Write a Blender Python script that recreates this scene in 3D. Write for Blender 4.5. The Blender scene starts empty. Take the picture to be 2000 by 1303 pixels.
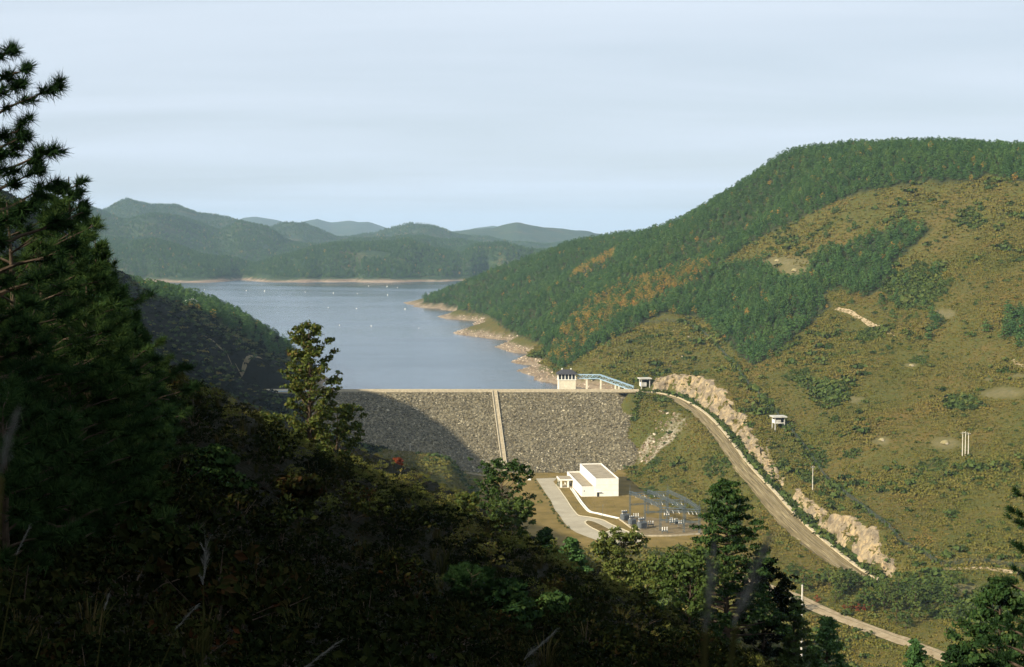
import bpy, math, random
import numpy as np
from mathutils import Vector, Matrix

# ------------------------------------------------------------------ camera, light, exposure
scene = bpy.context.scene
COL = scene.collection
F_PX = 2778.0                       # focal length in photograph pixels (50 mm on a 36 mm frame, 2000 px wide)
HZ = 470.0                          # horizon row in the photograph
CAM_Z = 91.0
PITCH = math.atan((651.5 - HZ) / F_PX)
cam_d = bpy.data.cameras.new('camera')
cam = bpy.data.objects.new('camera', cam_d)
COL.objects.link(cam)
cam.location = (0, 0, CAM_Z)
cam.rotation_euler = (math.pi / 2 - PITCH, 0, 0)
cam_d.sensor_width = 36.0
cam_d.lens = 36.0 * F_PX / 2000.0
cam_d.clip_start = 0.1
cam_d.clip_end = 60000
cam_d.dof.use_dof = True
cam_d.dof.focus_distance = 400
cam_d.dof.aperture_fstop = 8.0
scene.camera = cam

SUN_EL = math.radians(27)
LDIR = Vector((0.80, 0.60, 0)).normalized()           # horizontal direction the light travels
sun_vec = Vector((-LDIR.x * math.cos(SUN_EL), -LDIR.y * math.cos(SUN_EL), math.sin(SUN_EL)))
sun_d = bpy.data.lights.new('sun', 'SUN')
sun_d.energy = 5.0
sun_d.angle = math.radians(0.55)
sun_d.color = (1.0, 0.90, 0.72)
sun = bpy.data.objects.new('sun', sun_d)
COL.objects.link(sun)
sun.rotation_euler = (-sun_vec).to_track_quat('-Z', 'Y').to_euler()
sun.location = (-300, -200, 400)

world = bpy.data.worlds.new('World')
scene.world = world
world.use_nodes = True
wn, wl = world.node_tree.nodes, world.node_tree.links
wn.clear()
w_out = wn.new('ShaderNodeOutputWorld')
w_bg = wn.new('ShaderNodeBackground')
w_bg.inputs['Strength'].default_value = 0.05
w_sky = wn.new('ShaderNodeTexSky')
w_sky.sky_type = 'NISHITA'
w_sky.sun_disc = False
w_sky.sun_elevation = SUN_EL
w_sky.sun_rotation = math.atan2(sun_vec.x, sun_vec.y)
w_sky.altitude = 150
w_sky.air_density = 1.0
w_sky.dust_density = 1.2
w_sky.ozone_density = 1.0
# thin cirrus veil: stretched noise on the plane of the cloud layer, brightening the whole sky a little
w_tc = wn.new('ShaderNodeTexCoord')
w_sep = wn.new('ShaderNodeSeparateXYZ')
wl.new(w_tc.outputs['Generated'], w_sep.inputs[0])
w_z = wn.new('ShaderNodeMath'); w_z.operation = 'MAXIMUM'; w_z.inputs[1].default_value = 0.02
wl.new(w_sep.outputs['Z'], w_z.inputs[0])
w_add = wn.new('ShaderNodeMath'); w_add.operation = 'ADD'; w_add.inputs[1].default_value = 0.08
wl.new(w_z.outputs[0], w_add.inputs[0])
w_dx = wn.new('ShaderNodeMath'); w_dx.operation = 'DIVIDE'
wl.new(w_sep.outputs['X'], w_dx.inputs[0]); wl.new(w_add.outputs[0], w_dx.inputs[1])
w_dy = wn.new('ShaderNodeMath'); w_dy.operation = 'DIVIDE'
wl.new(w_sep.outputs['Y'], w_dy.inputs[0]); wl.new(w_add.outputs[0], w_dy.inputs[1])
w_cmb = wn.new('ShaderNodeCombineXYZ')
wl.new(w_dx.outputs[0], w_cmb.inputs[0]); wl.new(w_dy.outputs[0], w_cmb.inputs[1])
w_map = wn.new('ShaderNodeMapping')
w_map.inputs['Scale'].default_value = (0.26, 0.62, 1.0)
w_map.inputs['Rotation'].default_value = (0, 0, math.radians(-7))
wl.new(w_cmb.outputs[0], w_map.inputs[0])
w_noise = wn.new('ShaderNodeTexNoise')
w_noise.inputs['Scale'].default_value = 1.1
w_noise.inputs['Detail'].default_value = 7
w_noise.inputs['Roughness'].default_value = 0.52
w_noise.inputs['Distortion'].default_value = 0.35
wl.new(w_map.outputs[0], w_noise.inputs['Vector'])
w_ramp = wn.new('ShaderNodeMapRange')
w_ramp.inputs['From Min'].default_value = 0.34
w_ramp.inputs['From Max'].default_value = 0.64
w_ramp.inputs['To Min'].default_value = 0.70
w_ramp.inputs['To Max'].default_value = 1.0
wl.new(w_noise.outputs['Fac'], w_ramp.inputs['Value'])
w_mix = wn.new('ShaderNodeMix'); w_mix.data_type = 'RGBA'
wl.new(w_ramp.outputs[0], w_mix.inputs['Factor'])
wl.new(w_sky.outputs[0], w_mix.inputs['A'])
w_mix.inputs['B'].default_value = (8.75, 9.8, 11.1, 1)     # sunlit ice cloud
wl.new(w_mix.outputs['Result'], w_bg.inputs['Color'])
wl.new(w_bg.outputs[0], w_out.inputs['Surface'])

scene.view_settings.view_transform = 'Standard'
scene.view_settings.look = 'None'
scene.view_settings.exposure = 0.8
scene.view_settings.gamma = 1.0
scene.view_settings.use_curve_mapping = False
scene.render.engine = 'CYCLES'
cy = scene.cycles
cy.max_bounces = 4
cy.diffuse_bounces = 2
cy.glossy_bounces = 2
cy.transmission_bounces = 2
cy.transparent_max_bounces = 4
cy.volume_bounces = 0
cy.use_denoising = True
cy.adaptive_threshold = 0.02
cy.sample_clamp_indirect = 4.0

# ------------------------------------------------------------------ helpers
RNG = np.random.default_rng(7)
SP, CP = math.sin(PITCH), math.cos(PITCH)

def ray(px, py):
    a, b = (px - 1000) / F_PX, (651.5 - py) / F_PX
    return np.array([a, CP + b * SP, -SP + b * CP])

def P(px, py, Y):
    "world point on the sight line of a photograph pixel at distance Y"
    d = ray(px, py)
    t = Y / d[1]
    return np.array([d[0] * t, Y, CAM_Z + d[2] * t])

def PZ(px, py, z):
    d = ray(px, py)
    t = (z - CAM_Z) / d[2]
    return np.array([d[0] * t, d[1] * t, z])

def proj(x, y, z):
    dz = z - CAM_Z
    dep = np.maximum(y * CP - dz * SP, 1e-3)
    return 1000 + F_PX * x / dep, 651.5 - F_PX * (y * SP + dz * CP) / dep

def sstep(a, b, v):
    t = np.clip((v - a) / (b - a), 0, 1)
    return t * t * (3 - 2 * t)

def _hash(ix, iy, seed):
    n = (ix * 374761393 + iy * 668265263 + seed * 974634541).astype(np.int64) & 0x7fffffff
    n = ((n ^ (n >> 13)) * 1274126177) & 0x7fffffff
    n = n ^ (n >> 16)
    return (n & 0xffff) / 65535.0

def vnoise(x, y, seed=0):
    x = np.asarray(x, float); y = np.asarray(y, float)
    ix, iy = np.floor(x).astype(np.int64), np.floor(y).astype(np.int64)
    fx, fy = x - ix, y - iy
    fx, fy = fx * fx * (3 - 2 * fx), fy * fy * (3 - 2 * fy)
    a, b = _hash(ix, iy, seed), _hash(ix + 1, iy, seed)
    c, d = _hash(ix, iy + 1, seed), _hash(ix + 1, iy + 1, seed)
    return (a + (b - a) * fx) * (1 - fy) + (c + (d - c) * fx) * fy

def fbm(x, y, octaves=4, seed=0, gain=0.5):
    s, a, t = 0, 1.0, 0
    for i in range(octaves):
        s = s + a * (vnoise(np.asarray(x) * 2 ** i + 17.3 * i, np.asarray(y) * 2 ** i + 9.1 * i, seed + i) - 0.5)
        t += a; a *= gain
    return 2 * s / t

def in_poly(px, py, poly):
    px = np.asarray(px); py = np.asarray(py)
    r = np.zeros(px.shape, bool)
    n = len(poly)
    for i in range(n):
        x1, y1 = poly[i]; x2, y2 = poly[(i + 1) % n]
        if y1 == y2: continue
        c = ((y1 > py) != (y2 > py)) & (px < (x2 - x1) * (py - y1) / (y2 - y1) + x1)
        r ^= c
    return r

def poly_dist(x, y, pts, closed=False):
    "distance to a polyline, with the position along it (index + fraction)"
    pts = np.asarray(pts, float)
    best = np.full(np.shape(x), 1e9); at = np.zeros(np.shape(x)); side = np.zeros(np.shape(x))
    n = len(pts)
    for i in range(n if closed else n - 1):
        a, b = pts[i], pts[(i + 1) % n]
        dx, dy = b[0] - a[0], b[1] - a[1]
        L = dx * dx + dy * dy + 1e-9
        t = np.clip(((x - a[0]) * dx + (y - a[1]) * dy) / L, 0, 1)
        d = np.hypot(x - a[0] - t * dx, y - a[1] - t * dy)
        m = d < best
        best = np.where(m, d, best); at = np.where(m, i + t, at)
        side = np.where(m, np.sign(dx * (y - a[1]) - dy * (x - a[0])), side)
    return best, at, side

def smooth_line(pts, n_per=6):
    "Catmull-Rom through the points"
    pts = np.asarray(pts, float)
    p = np.vstack([2 * pts[0] - pts[1], pts, 2 * pts[-1] - pts[-2]])
    out = []
    for i in range(1, len(p) - 2):
        for k in range(n_per):
            t = k / n_per
            out.append(0.5 * (2 * p[i] + (p[i + 1] - p[i - 1]) * t + (2 * p[i - 1] - 5 * p[i] + 4 * p[i + 1] - p[i + 2]) * t * t
                              + (3 * p[i] - p[i - 1] - 3 * p[i + 1] + p[i + 2]) * t ** 3))
    out.append(pts[-1])
    return np.array(out)

class MB:
    "collects shapes; build() links them as one mesh object"
    def __init__(s):
        s.v, s.f, s.n = [], [], 0
    def add(s, verts, faces):
        s.v.append(np.asarray(verts, float).reshape(-1, 3))
        s.f.extend([tuple(int(i) + s.n for i in f) for f in faces])
        s.n += len(s.v[-1])
    def box(s, x0, x1, y0, y1, z0, z1):
        s.add([(x0, y0, z0), (x1, y0, z0), (x1, y1, z0), (x0, y1, z0), (x0, y0, z1), (x1, y0, z1), (x1, y1, z1), (x0, y1, z1)],
              [(0, 3, 2, 1), (4, 5, 6, 7), (0, 1, 5, 4), (1, 2, 6, 5), (2, 3, 7, 6), (3, 0, 4, 7)])
    def tube(s, pts, radii, sides=6, cap=True):
        pts = np.asarray(pts, float)
        if np.isscalar(radii): radii = [radii] * len(pts)
        rings = []
        for i, p in enumerate(pts):
            d = pts[min(i + 1, len(pts) - 1)] - pts[max(i - 1, 0)]
            d = d / (np.linalg.norm(d) + 1e-9)
            u = np.cross(d, (0, 0, 1) if abs(d[2]) < 0.9 else (1, 0, 0)); u /= np.linalg.norm(u)
            w = np.cross(d, u)
            for k in range(sides):
                a = 2 * math.pi * k / sides
                rings.append(p + radii[i] * (math.cos(a) * u + math.sin(a) * w))
        fs = []
        for i in range(len(pts) - 1):
            for k in range(sides):
                a, b = i * sides + k, i * sides + (k + 1) % sides
                fs.append((a, b, b + sides, a + sides))
        if cap:
            fs.append(tuple(range(sides))[::-1])
            fs.append(tuple(range((len(pts) - 1) * sides, len(pts) * sides)))
        s.add(rings, fs)
    def bar(s, a, b, w=0.1, h=None):
        h = w if h is None else h
        a, b = np.asarray(a, float), np.asarray(b, float)
        d = b - a; d = d / (np.linalg.norm(d) + 1e-9)
        u = np.cross(d, (0, 0, 1) if abs(d[2]) < 0.95 else (1, 0, 0)); u /= np.linalg.norm(u)
        v = np.cross(u, d)
        c = [a + i * u * w / 2 + j * v * h / 2 for i, j in ((-1, -1), (1, -1), (1, 1), (-1, 1))]
        c += [b + i * u * w / 2 + j * v * h / 2 for i, j in ((-1, -1), (1, -1), (1, 1), (-1, 1))]
        s.add(c, [(0, 1, 2, 3), (7, 6, 5, 4), (0, 4, 5, 1), (1, 5, 6, 2), (2, 6, 7, 3), (3, 7, 4, 0)])
    def mesh(s, name, mat, smooth=False):
        me = bpy.data.meshes.new(name)
        me.from_pydata(np.vstack(s.v).tolist() if s.v else [], [], s.f)
        if mat: me.materials.append(mat)
        if smooth: me.polygons.foreach_set('use_smooth', [True] * len(me.polygons))
        me.update()
        return me
    def build(s, name, mat, parent=None, smooth=False):
        return link(name, s.mesh(name, mat, smooth), parent)

def link(name, me, parent=None):
    o = bpy.data.objects.new(name, me)
    COL.objects.link(o)
    if parent: o.parent = parent
    return o

def empty(name, loc=(0, 0, 0), rz=0.0):
    o = bpy.data.objects.new(name, None)
    COL.objects.link(o)
    o.location = [float(c) for c in loc]; o.rotation_euler = (0, 0, rz)
    o.empty_display_size = 0.3
    return o

def tag(o, label=None, cat=None, group=None, kind=None):
    if label: o['label'] = label
    if cat: o['category'] = cat
    if group: o['group'] = group
    if kind: o['kind'] = kind
    return o

def copy_tree(o, parent=None):
    c = o.copy(); COL.objects.link(c); c.parent = parent
    for ch in list(o.children): copy_tree(ch, c)
    return c

def quads(name, V, mat, smooth=True):
    "grid of points (n, m, 3) as a mesh"
    n, m = V.shape[:2]
    idx = np.arange(n * m).reshape(n, m)
    q = np.stack([idx[:-1, :-1], idx[:-1, 1:], idx[1:, 1:], idx[1:, :-1]], -1).reshape(-1, 4)
    return npmesh(name, V.reshape(-1, 3), q, mat, smooth)

def npmesh(name, V, Fc, mat, smooth=False):
    V = np.asarray(V, np.float32); Fc = np.asarray(Fc, np.int32)
    me = bpy.data.meshes.new(name)
    me.vertices.add(len(V)); me.vertices.foreach_set('co', V.ravel())
    k = Fc.shape[1]
    me.loops.add(Fc.size); me.loops.foreach_set('vertex_index', Fc.ravel())
    me.polygons.add(len(Fc)); me.polygons.foreach_set('loop_start', np.arange(len(Fc), dtype=np.int32) * k)
    if smooth: me.polygons.foreach_set('use_smooth', np.ones(len(Fc), bool))
    if mat: me.materials.append(mat)
    me.update(calc_edges=True); me.validate()
    return me

def fattr(me, name, vals):
    a = me.attributes.new(name, 'FLOAT', 'POINT')
    a.data.foreach_set('value', np.asarray(vals, np.float32).ravel())

# ---- material building
class MatB:
    def __init__(s, name, rough=0.8, spec=0.2):
        s.m = bpy.data.materials.new(name); s.m.use_nodes = True
        s.nt = s.m.node_tree; s.n = s.nt.nodes; s.l = s.nt.links
        s.b = s.n['Principled BSDF']
        s.b.inputs['Roughness'].default_value = rough
        s.b.inputs['Specular IOR Level'].default_value = spec
        s._pos = None
    def pos(s):
        if s._pos is None:
            s._pos = s.n.new('ShaderNodeNewGeometry').outputs['Position']
        return s._pos
    def obj(s):
        return s.n.new('ShaderNodeTexCoord').outputs['Object']
    def noise(s, scale, detail=4, rough=0.55, vec=None, sc=None, dist=0.0):
        t = s.n.new('ShaderNodeTexNoise')
        t.inputs['Scale'].default_value = scale; t.inputs['Detail'].default_value = detail
        t.inputs['Roughness'].default_value = rough; t.inputs['Distortion'].default_value = dist
        v = s.pos() if vec is None else vec
        if sc:
            mp = s.n.new('ShaderNodeMapping'); mp.inputs['Scale'].default_value = sc
            s.l.new(v, mp.inputs[0]); v = mp.outputs[0]
        s.l.new(v, t.inputs['Vector'])
        return t.outputs['Fac']
    def ramp(s, fac, stops, interp='LINEAR'):
        r = s.n.new('ShaderNodeValToRGB'); r.color_ramp.interpolation = interp
        e = r.color_ramp.elements
        while len(e) < len(stops): e.new(0.5)
        for i, (p, c) in enumerate(stops):
            e[i].position = p; e[i].color = (*c, 1) if len(c) == 3 else c
        s.l.new(fac, r.inputs[0])
        return r.outputs[0]
    def mix(s, fac, a, b, mode='MIX'):
        m = s.n.new('ShaderNodeMix'); m.data_type = 'RGBA'; m.blend_type = mode
        for k, v in (('Factor', fac), ('A', a), ('B', b)):
            if isinstance(v, bpy.types.NodeSocket): s.l.new(v, m.inputs[k])
            else: m.inputs[k].default_value = v if k == 'Factor' else (*v, 1)
        return m.outputs['Result']
    def math(s, op, a, b=0.0, clamp=False):
        m = s.n.new('ShaderNodeMath'); m.operation = op; m.use_clamp = clamp
        for i, v in enumerate((a, b)):
            if isinstance(v, bpy.types.NodeSocket): s.l.new(v, m.inputs[i])
            else: m.inputs[i].default_value = v
        return m.outputs[0]
    def attr(s, name):
        a = s.n.new('ShaderNodeAttribute'); a.attribute_name = name
        return a.outputs['Fac']
    def rand(s):
        return s.n.new('ShaderNodeObjectInfo').outputs['Random']
    def island(s):
        return s.n.new('ShaderNodeNewGeometry').outputs['Random Per Island']
    def color(s, c):
        if isinstance(c, bpy.types.NodeSocket): s.l.new(c, s.b.inputs['Base Color'])
        else: s.b.inputs['Base Color'].default_value = (*c, 1)
        return s
    def bump(s, h, strength=0.5, dist=0.1):
        b = s.n.new('ShaderNodeBump'); b.inputs['Strength'].default_value = strength; b.inputs['Distance'].default_value = dist
        s.l.new(h, b.inputs['Height']); s.l.new(b.outputs[0], s.b.inputs['Normal'])
        return s

def plain(name, c, var=0.12, scale=1.5, rough=0.75, spec=0.25, metal=0.0, bump=0.0):
    m = MatB(name, rough, spec)
    n = m.noise(scale, 5)
    d = tuple(max(0, v * (1 - 2 * var)) for v in c); b = tuple(v * (1 + var) for v in c)
    m.color(m.ramp(n, [(0.3, d), (0.7, b)]))
    m.b.inputs['Metallic'].default_value = metal
    if bump: m.bump(n, bump, 0.05)
    return m.m

def foliage(name, stops, rough=0.65, trans=0.0, isl=0.5, spec=0.06, patch=0.0, scale=0.03):
    "leaf colour: differs from plant to plant (random per object) and from leaf to leaf"
    m = MatB(name, rough, spec)
    r = m.math('ADD', m.math('MULTIPLY', m.rand(), 1 - isl), m.math('MULTIPLY', m.island(), isl))
    if patch:
        pn = m.math('MULTIPLY', m.math('SUBTRACT', m.noise(scale, 5, 0.6), 0.28), 2.2, True)
        r = m.math('ADD', m.math('MULTIPLY', r, 1 - patch), m.math('MULTIPLY', pn, patch))
    m.color(m.ramp(r, stops))
    if trans > 0:
        t = m.n.new('ShaderNodeBsdfTranslucent')
        m.l.new(m.b.inputs['Base Color'].links[0].from_socket, t.inputs['Color'])
        x = m.n.new('ShaderNodeMixShader'); x.inputs[0].default_value = trans
        m.l.new(m.b.outputs[0], x.inputs[1]); m.l.new(t.outputs[0], x.inputs[2])
        m.l.new(x.outputs[0], m.n['Material Output'].inputs['Surface'])
    return m.m

def scatter(name, pts, sources, idx, rz, sc, parent=None, tilt=None):
    "stuff: instances of the source meshes on points, through geometry nodes"
    pts = np.asarray(pts, np.float32)
    me = bpy.data.meshes.new(name)
    me.vertices.add(len(pts)); me.vertices.foreach_set('co', pts.ravel())
    a = me.attributes.new('src', 'INT', 'POINT'); a.data.foreach_set('value', np.asarray(idx, np.int32))
    rot = np.zeros((len(pts), 3), np.float32); rot[:, 2] = rz
    if tilt is not None: rot[:, :2] = tilt
    a = me.attributes.new('rot', 'FLOAT_VECTOR', 'POINT'); a.data.foreach_set('vector', rot.ravel())
    sc = np.asarray(sc, np.float32)
    if sc.ndim == 1: sc = np.repeat(sc[:, None], 3, 1)
    a = me.attributes.new('scl', 'FLOAT_VECTOR', 'POINT'); a.data.foreach_set('vector', sc.ravel())
    me.update()
    o = link(name, me, parent)
    ng = bpy.data.node_groups.new(name, 'GeometryNodeTree')
    ng.interface.new_socket('Geometry', in_out='INPUT', socket_type='NodeSocketGeometry')
    ng.interface.new_socket('Geometry', in_out='OUTPUT', socket_type='NodeSocketGeometry')
    N, L = ng.nodes, ng.links
    gi, go, jn = N.new('NodeGroupInput'), N.new('NodeGroupOutput'), N.new('GeometryNodeJoinGeometry')
    def na(nm, t):
        q = N.new('GeometryNodeInputNamedAttribute'); q.data_type = t; q.inputs['Name'].default_value = nm
        return q.outputs['Attribute']
    a_src, a_rot, a_scl = na('src', 'INT'), na('rot', 'FLOAT_VECTOR'), na('scl', 'FLOAT_VECTOR')
    e2r = N.new('FunctionNodeEulerToRotation'); L.new(a_rot, e2r.inputs[0])
    for i, s in enumerate(sources):
        oi = N.new('GeometryNodeObjectInfo'); oi.inputs['Object'].default_value = s
        oi.transform_space = 'ORIGINAL'
        cmp_ = N.new('FunctionNodeCompare'); cmp_.data_type = 'INT'; cmp_.operation = 'EQUAL'
        ia = [k for k in cmp_.inputs if k.type == 'INT']
        L.new(a_src, ia[0]); ia[1].default_value = i
        ip = N.new('GeometryNodeInstanceOnPoints')
        L.new(gi.outputs[0], ip.inputs['Points']); L.new(cmp_.outputs[0], ip.inputs['Selection'])
        L.new(oi.outputs['Geometry'], ip.inputs['Instance'])
        L.new(e2r.outputs[0], ip.inputs['Rotation']); L.new(a_scl, ip.inputs['Scale'])
        L.new(ip.outputs[0], jn.inputs[0])
    L.new(jn.outputs[0], go.inputs[0])
    md = o.modifiers.new('scatter', 'NODES'); md.node_group = ng
    return o

def source(name, me):
    "a mesh used only as instance source; not linked to the scene"
    return bpy.data.objects.new(name, me)

# ------------------------------------------------------------------ terrain heights
CREST, PAD, DAM_Y = 6.0, -28.0, 800.0
SLOPE = 1.8
ctl = []
def cp(px, py, Y): ctl.append(tuple(P(px, py, Y)))
def cw(x, y, z): ctl.append((x, y, z))
# right hill, columns of the photograph from near to far
for px, col in {
    1540: [(840, 672), (760, 730), (700, 790), (600, 880), (500, 980), (400, 1080), (301, 1230)],
    1515: [(310, 1248)],
    1480: [(340, 1275)],
    1750: [(960, 570), (860, 630), (760, 690), (700, 735), (600, 815), (500, 890), (400, 965), (312, 1060)],
    2000: [(1150, 455), (1000, 520), (900, 570), (800, 620), (700, 675), (600, 735), (500, 800), (400, 865), (316, 950)],
    2250: [(1150, 420), (900, 520), (700, 610), (500, 720), (318, 860)],
    2700: [(900, 430), (600, 540), (260, 720)],
    1640: [(900, 630), (700, 760), (500, 935), (308, 1140)],
    1870: [(892, 600), (700, 705), (500, 845), (312, 1005)],
    1400: [(700, 860), (640, 930), (560, 1040), (480, 1180), (400, 1330), (394, 1380)],
    1470: [(650, 865), (560, 975), (450, 1150)],
    1320: [(700, 870), (620, 985), (520, 1200), (434, 1480)],
    1250: [(735, 830), (680, 900), (620, 1000), (560, 1130), (500, 1350), (462, 1600)],
    1170: [(700, 910), (640, 1030), (560, 1270), (474, 1730)],
    1100: [(715, 965), (650, 1080), (600, 1220), (550, 1420), (500, 1700), (488, 1800)],
    1020: [(660, 1260), (600, 1480), (550, 1660), (512, 1880)],
    950: [(622, 1540), (580, 1700), (536, 1900)],
    890: [(600, 1850), (560, 1990)],
    840: [(580, 2080)],
}.items():
    for py, Y in col: cp(px, py, Y)
# behind the right ridge
for x, y, z in ((330, 1500, 120), (480, 1300, 120), (420, 1150, 150), (560, 1000, 160), (250, 1900, 70), (120, 2150, 30), (-40, 2250, 0), (500, 1800, 90),
                (800, 700, 170), (800, 1200, 150), (900, 2000, 80), (600, 2300, 30), (200, 2450, -6), (-150, 2400, -8), (-400, 2400, -8)):
    cw(x, y, z)
# shore of the lake on the right, and the lake bed
for px, py in ((1062, 745), (1050, 715), (1030, 695), (985, 672), (935, 640), (905, 612), (860, 604), (812, 597)):
    ctl.append(tuple(PZ(px, py, -0.6)))
for x, y in ((-90, 880), (-60, 1000), (-80, 1150), (-150, 1300), (-100, 1500), (-180, 1700), (-220, 1900), (-260, 2100), (-450, 1500), (-450, 1900), (-20, 880), (-120, 960), (-108, 925), (-104, 890), (-128, 985), (-119, 1065), (-145, 1075), (-135, 1030), (-330, 1250), (-650, 1400), (-650, 2000)):
    cw(x, y, -9)
for x, y in ((-10, 1080), (-40, 1300), (-60, 1600)): cw(x, y, -7)
# left spur with the wood, and the shaded left abutment
for px, py, Y in ((480, 632, 985), (400, 598, 1060), (320, 582, 1120), (230, 570, 1180), (120, 560, 1220), (0, 560, 1240), (545, 668, 930), (562, 705, 900)): cp(px, py, Y)
for px, py, Y in ((450, 660, 850), (400, 628, 862), (350, 602, 872), (300, 592, 890), (520, 703, 835), (556, 738, 826), (600, 752, 815)): cp(px, py, Y)
for x, y, z in ((-258, 815, 94), (-252, 755, 104), (-275, 925, 68), (-247, 690, 109), (-252, 673, 109.5), (-251, 656, 118.5), (-257, 631, 129), (-256, 613, 131), (-257, 592, 132), (-248, 578, 124), (-243, 561, 121), (-250, 480, 124), (-236, 420, 124), (-230, 383, 131), (-205, 640, 62), (-150, 600, 36), (-150, 735, 2), (-130, 762, -3), (-128, 715, -5), (-195, 745, 38), (-105, 640, 0), (-100, 700, -4), (-350, 850, 90), (-330, 1000, 62), (-420, 700, 100),
                (-420, 1150, 40), (-600, 900, 90), (-600, 1200, 25)):
    cw(x, y, z)
# dam site
for x, y, z in ((30, 740, -30), (0, 800, -30), (45, 800, -16), (30, 860, -14), (-60, 800, -20), (-30, 740, -30), (73, 800, 5), (-120, 800, 5), (63, 765, -11), (57, 738, -27), (-118, 830, 5), (80, 830, 6),
                (20, 700, -28), (60, 690, -27), (0, 640, -28), (40, 600, -28), (75, 580, -28), (0, 580, -28)):
    cw(x, y, z)
for px, py, Y in ((1300, 850, 740), (1260, 920, 712), (1400, 950, 650), (1450, 1000, 618), (1340, 900, 705)): cp(px, py, Y)
# spur in front of the dam's left toe
for px, py, Y in ((700, 872, 690), (795, 882, 672), (900, 908, 650), (960, 932, 632), (850, 945, 600), (900, 980, 570), (740, 900, 640)): cp(px, py, Y)
# valley floor towards the camera
for x, y, z in ((90, 510, -30), (60, 480, -31), (30, 450, -30), (-20, 520, -26), (130, 400, -34), (70, 380, -34), (150, 330, -36), (200, 330, -30), (100, 300, -30), (220, 420, -20), (260, 340, -10), (140, 250, -20), (250, 200, 0)):
    cw(x, y, z)
# the slope the camera stands on
for px, py, Y in ((1000, 1105, 115), (800, 958, 190), (900, 1006, 165), (700, 925, 150), (620, 905, 112), (540, 880, 105), (450, 850, 98), (330, 800, 78), (300, 1010, 40), (1000, 1270, 45), (1400, 1330, 60), (1700, 1400, 60), (1980, 1400, 45), (1200, 1190, 85), (1450, 1300, 75),
                  (1200, 1450, 24), (500, 1300, 22)):
    cp(px, py, Y)
for x, y, z in ((0, 0, 89.2), (-3, 6, 88.2), (4, 6, 87.6), (0, -20, 95), (20, 20, 79), (40, 60, 58), (60, 120, 30), (20, 220, 30), (-8, 260, 26), (-20, 320, 14), (-50, 450, 6), (30, 320, 8),
                (-14, 30, 87), (-26, 60, 92), (-40, 95, 88), (-60, 200, 72), (-100, 300, 62), (-80, 430, 26)):
    cw(x, y, z)
# the mountain to the left and behind, which shades the foreground
for x, y, z in ((-45, 63, 90), (-85, 33, 117), (-130, 0, 147), (-190, -45, 184), (-80, -15, 127), (-128, -51, 157), (-192, -99, 200), (-215, 60, 182), (-232, 200, 172), (-240, 340, 138), (-160, 330, 92), (-160, 200, 115), (-110, -150, 190), (-40, -120, 140), (60, -150, 130), (-300, -250, 260),
                (-400, 200, 170), (-450, 500, 120), (-600, 0, 220), (150, -300, 120), (300, -200, 60), (350, 50, 20), (450, 250, 40), (-600, -380, 240), (900, -350, 60), (900, 200, 120), (-140, 500, 42)):
    cw(x, y, z)
ctl = np.array(ctl)
_cxy, _cz = ctl[:, :2], ctl[:, 2]
_c = 18.0
def _phi(d2): return np.sqrt(d2 + _c * _c)
_A = _phi(((_cxy[:, None] - _cxy[None]) ** 2).sum(-1)) - np.eye(len(ctl)) * 1.5
_Pm = np.hstack([np.ones((len(ctl), 1)), _cxy / 500.0])
_M = np.block([[_A, _Pm], [_Pm.T, np.zeros((3, 3))]])
_w = np.linalg.solve(_M, np.concatenate([_cz, np.zeros(3)]))
def rbf(x, y):
    sh = np.shape(x); x = np.ravel(x); y = np.ravel(y); out = np.empty(len(x))
    for i in range(0, len(x), 20000):
        xx, yy = x[i:i + 20000, None], y[i:i + 20000, None]
        out[i:i + 20000] = _phi((xx - _cxy[:, 0]) ** 2 + (yy - _cxy[:, 1]) ** 2) @ _w[:-3] + _w[-3] + _w[-2] * xx[:, 0] / 500 + _w[-1] * yy[:, 0] / 500
    return out.reshape(sh)

def steps(*segs):
    out = []
    for a, b, s in segs: out.extend(np.arange(a, b, s))
    return np.array(out + [segs[-1][1]], float)
GX = steps((-700, -300, 20), (-300, -130, 8), (-130, 260, 2.5), (260, 420, 8), (420, 1000, 20))
GY = steps((-400, -20, 20), (-20, 220, 2.5), (220, 400, 6), (400, 860, 2.5), (860, 1300, 6), (1300, 2500, 15))
XX, YY = np.meshgrid(GX, GY)                     # [row y, column x]
ZZ = rbf(XX, YY)

# road lines
def at_z(pts): return np.array([PZ(*p) for p in pts])
ROAD = smooth_line(at_z([(1205, 768, 6), (1262, 768, 5.6), (1312, 779, 3.6), (1360, 808, 0), (1400, 850, -5), (1440, 905, -11), (1490, 960, -17), (1540, 1015, -22), (1592, 1062, -26), (1655, 1112, -29.5), (1720, 1150, -31.5)]), 8)
VALLEY_ROAD = smooth_line(at_z([(1440, 1128, -29.5), (1540, 1162, -30.5), (1610, 1195, -31), (1690, 1225, -31.8), (1780, 1258, -32.6), (1870, 1294, -33.4), (1980, 1345, -34.2), (2150, 1430, -35)]), 8)
SHADE_ROAD = smooth_line(np.array([P(600, 852, 735), P(700, 878, 700), P(755, 890, 690), P(800, 902, 690), P(860, 915, 705), P(960, 933, 712)]), 6)
SHADE_ROAD[:, 2] = np.interp(np.arange(len(SHADE_ROAD)), [0, 12, len(SHADE_ROAD) - 1], [-8, -15, -27.6])

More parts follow.
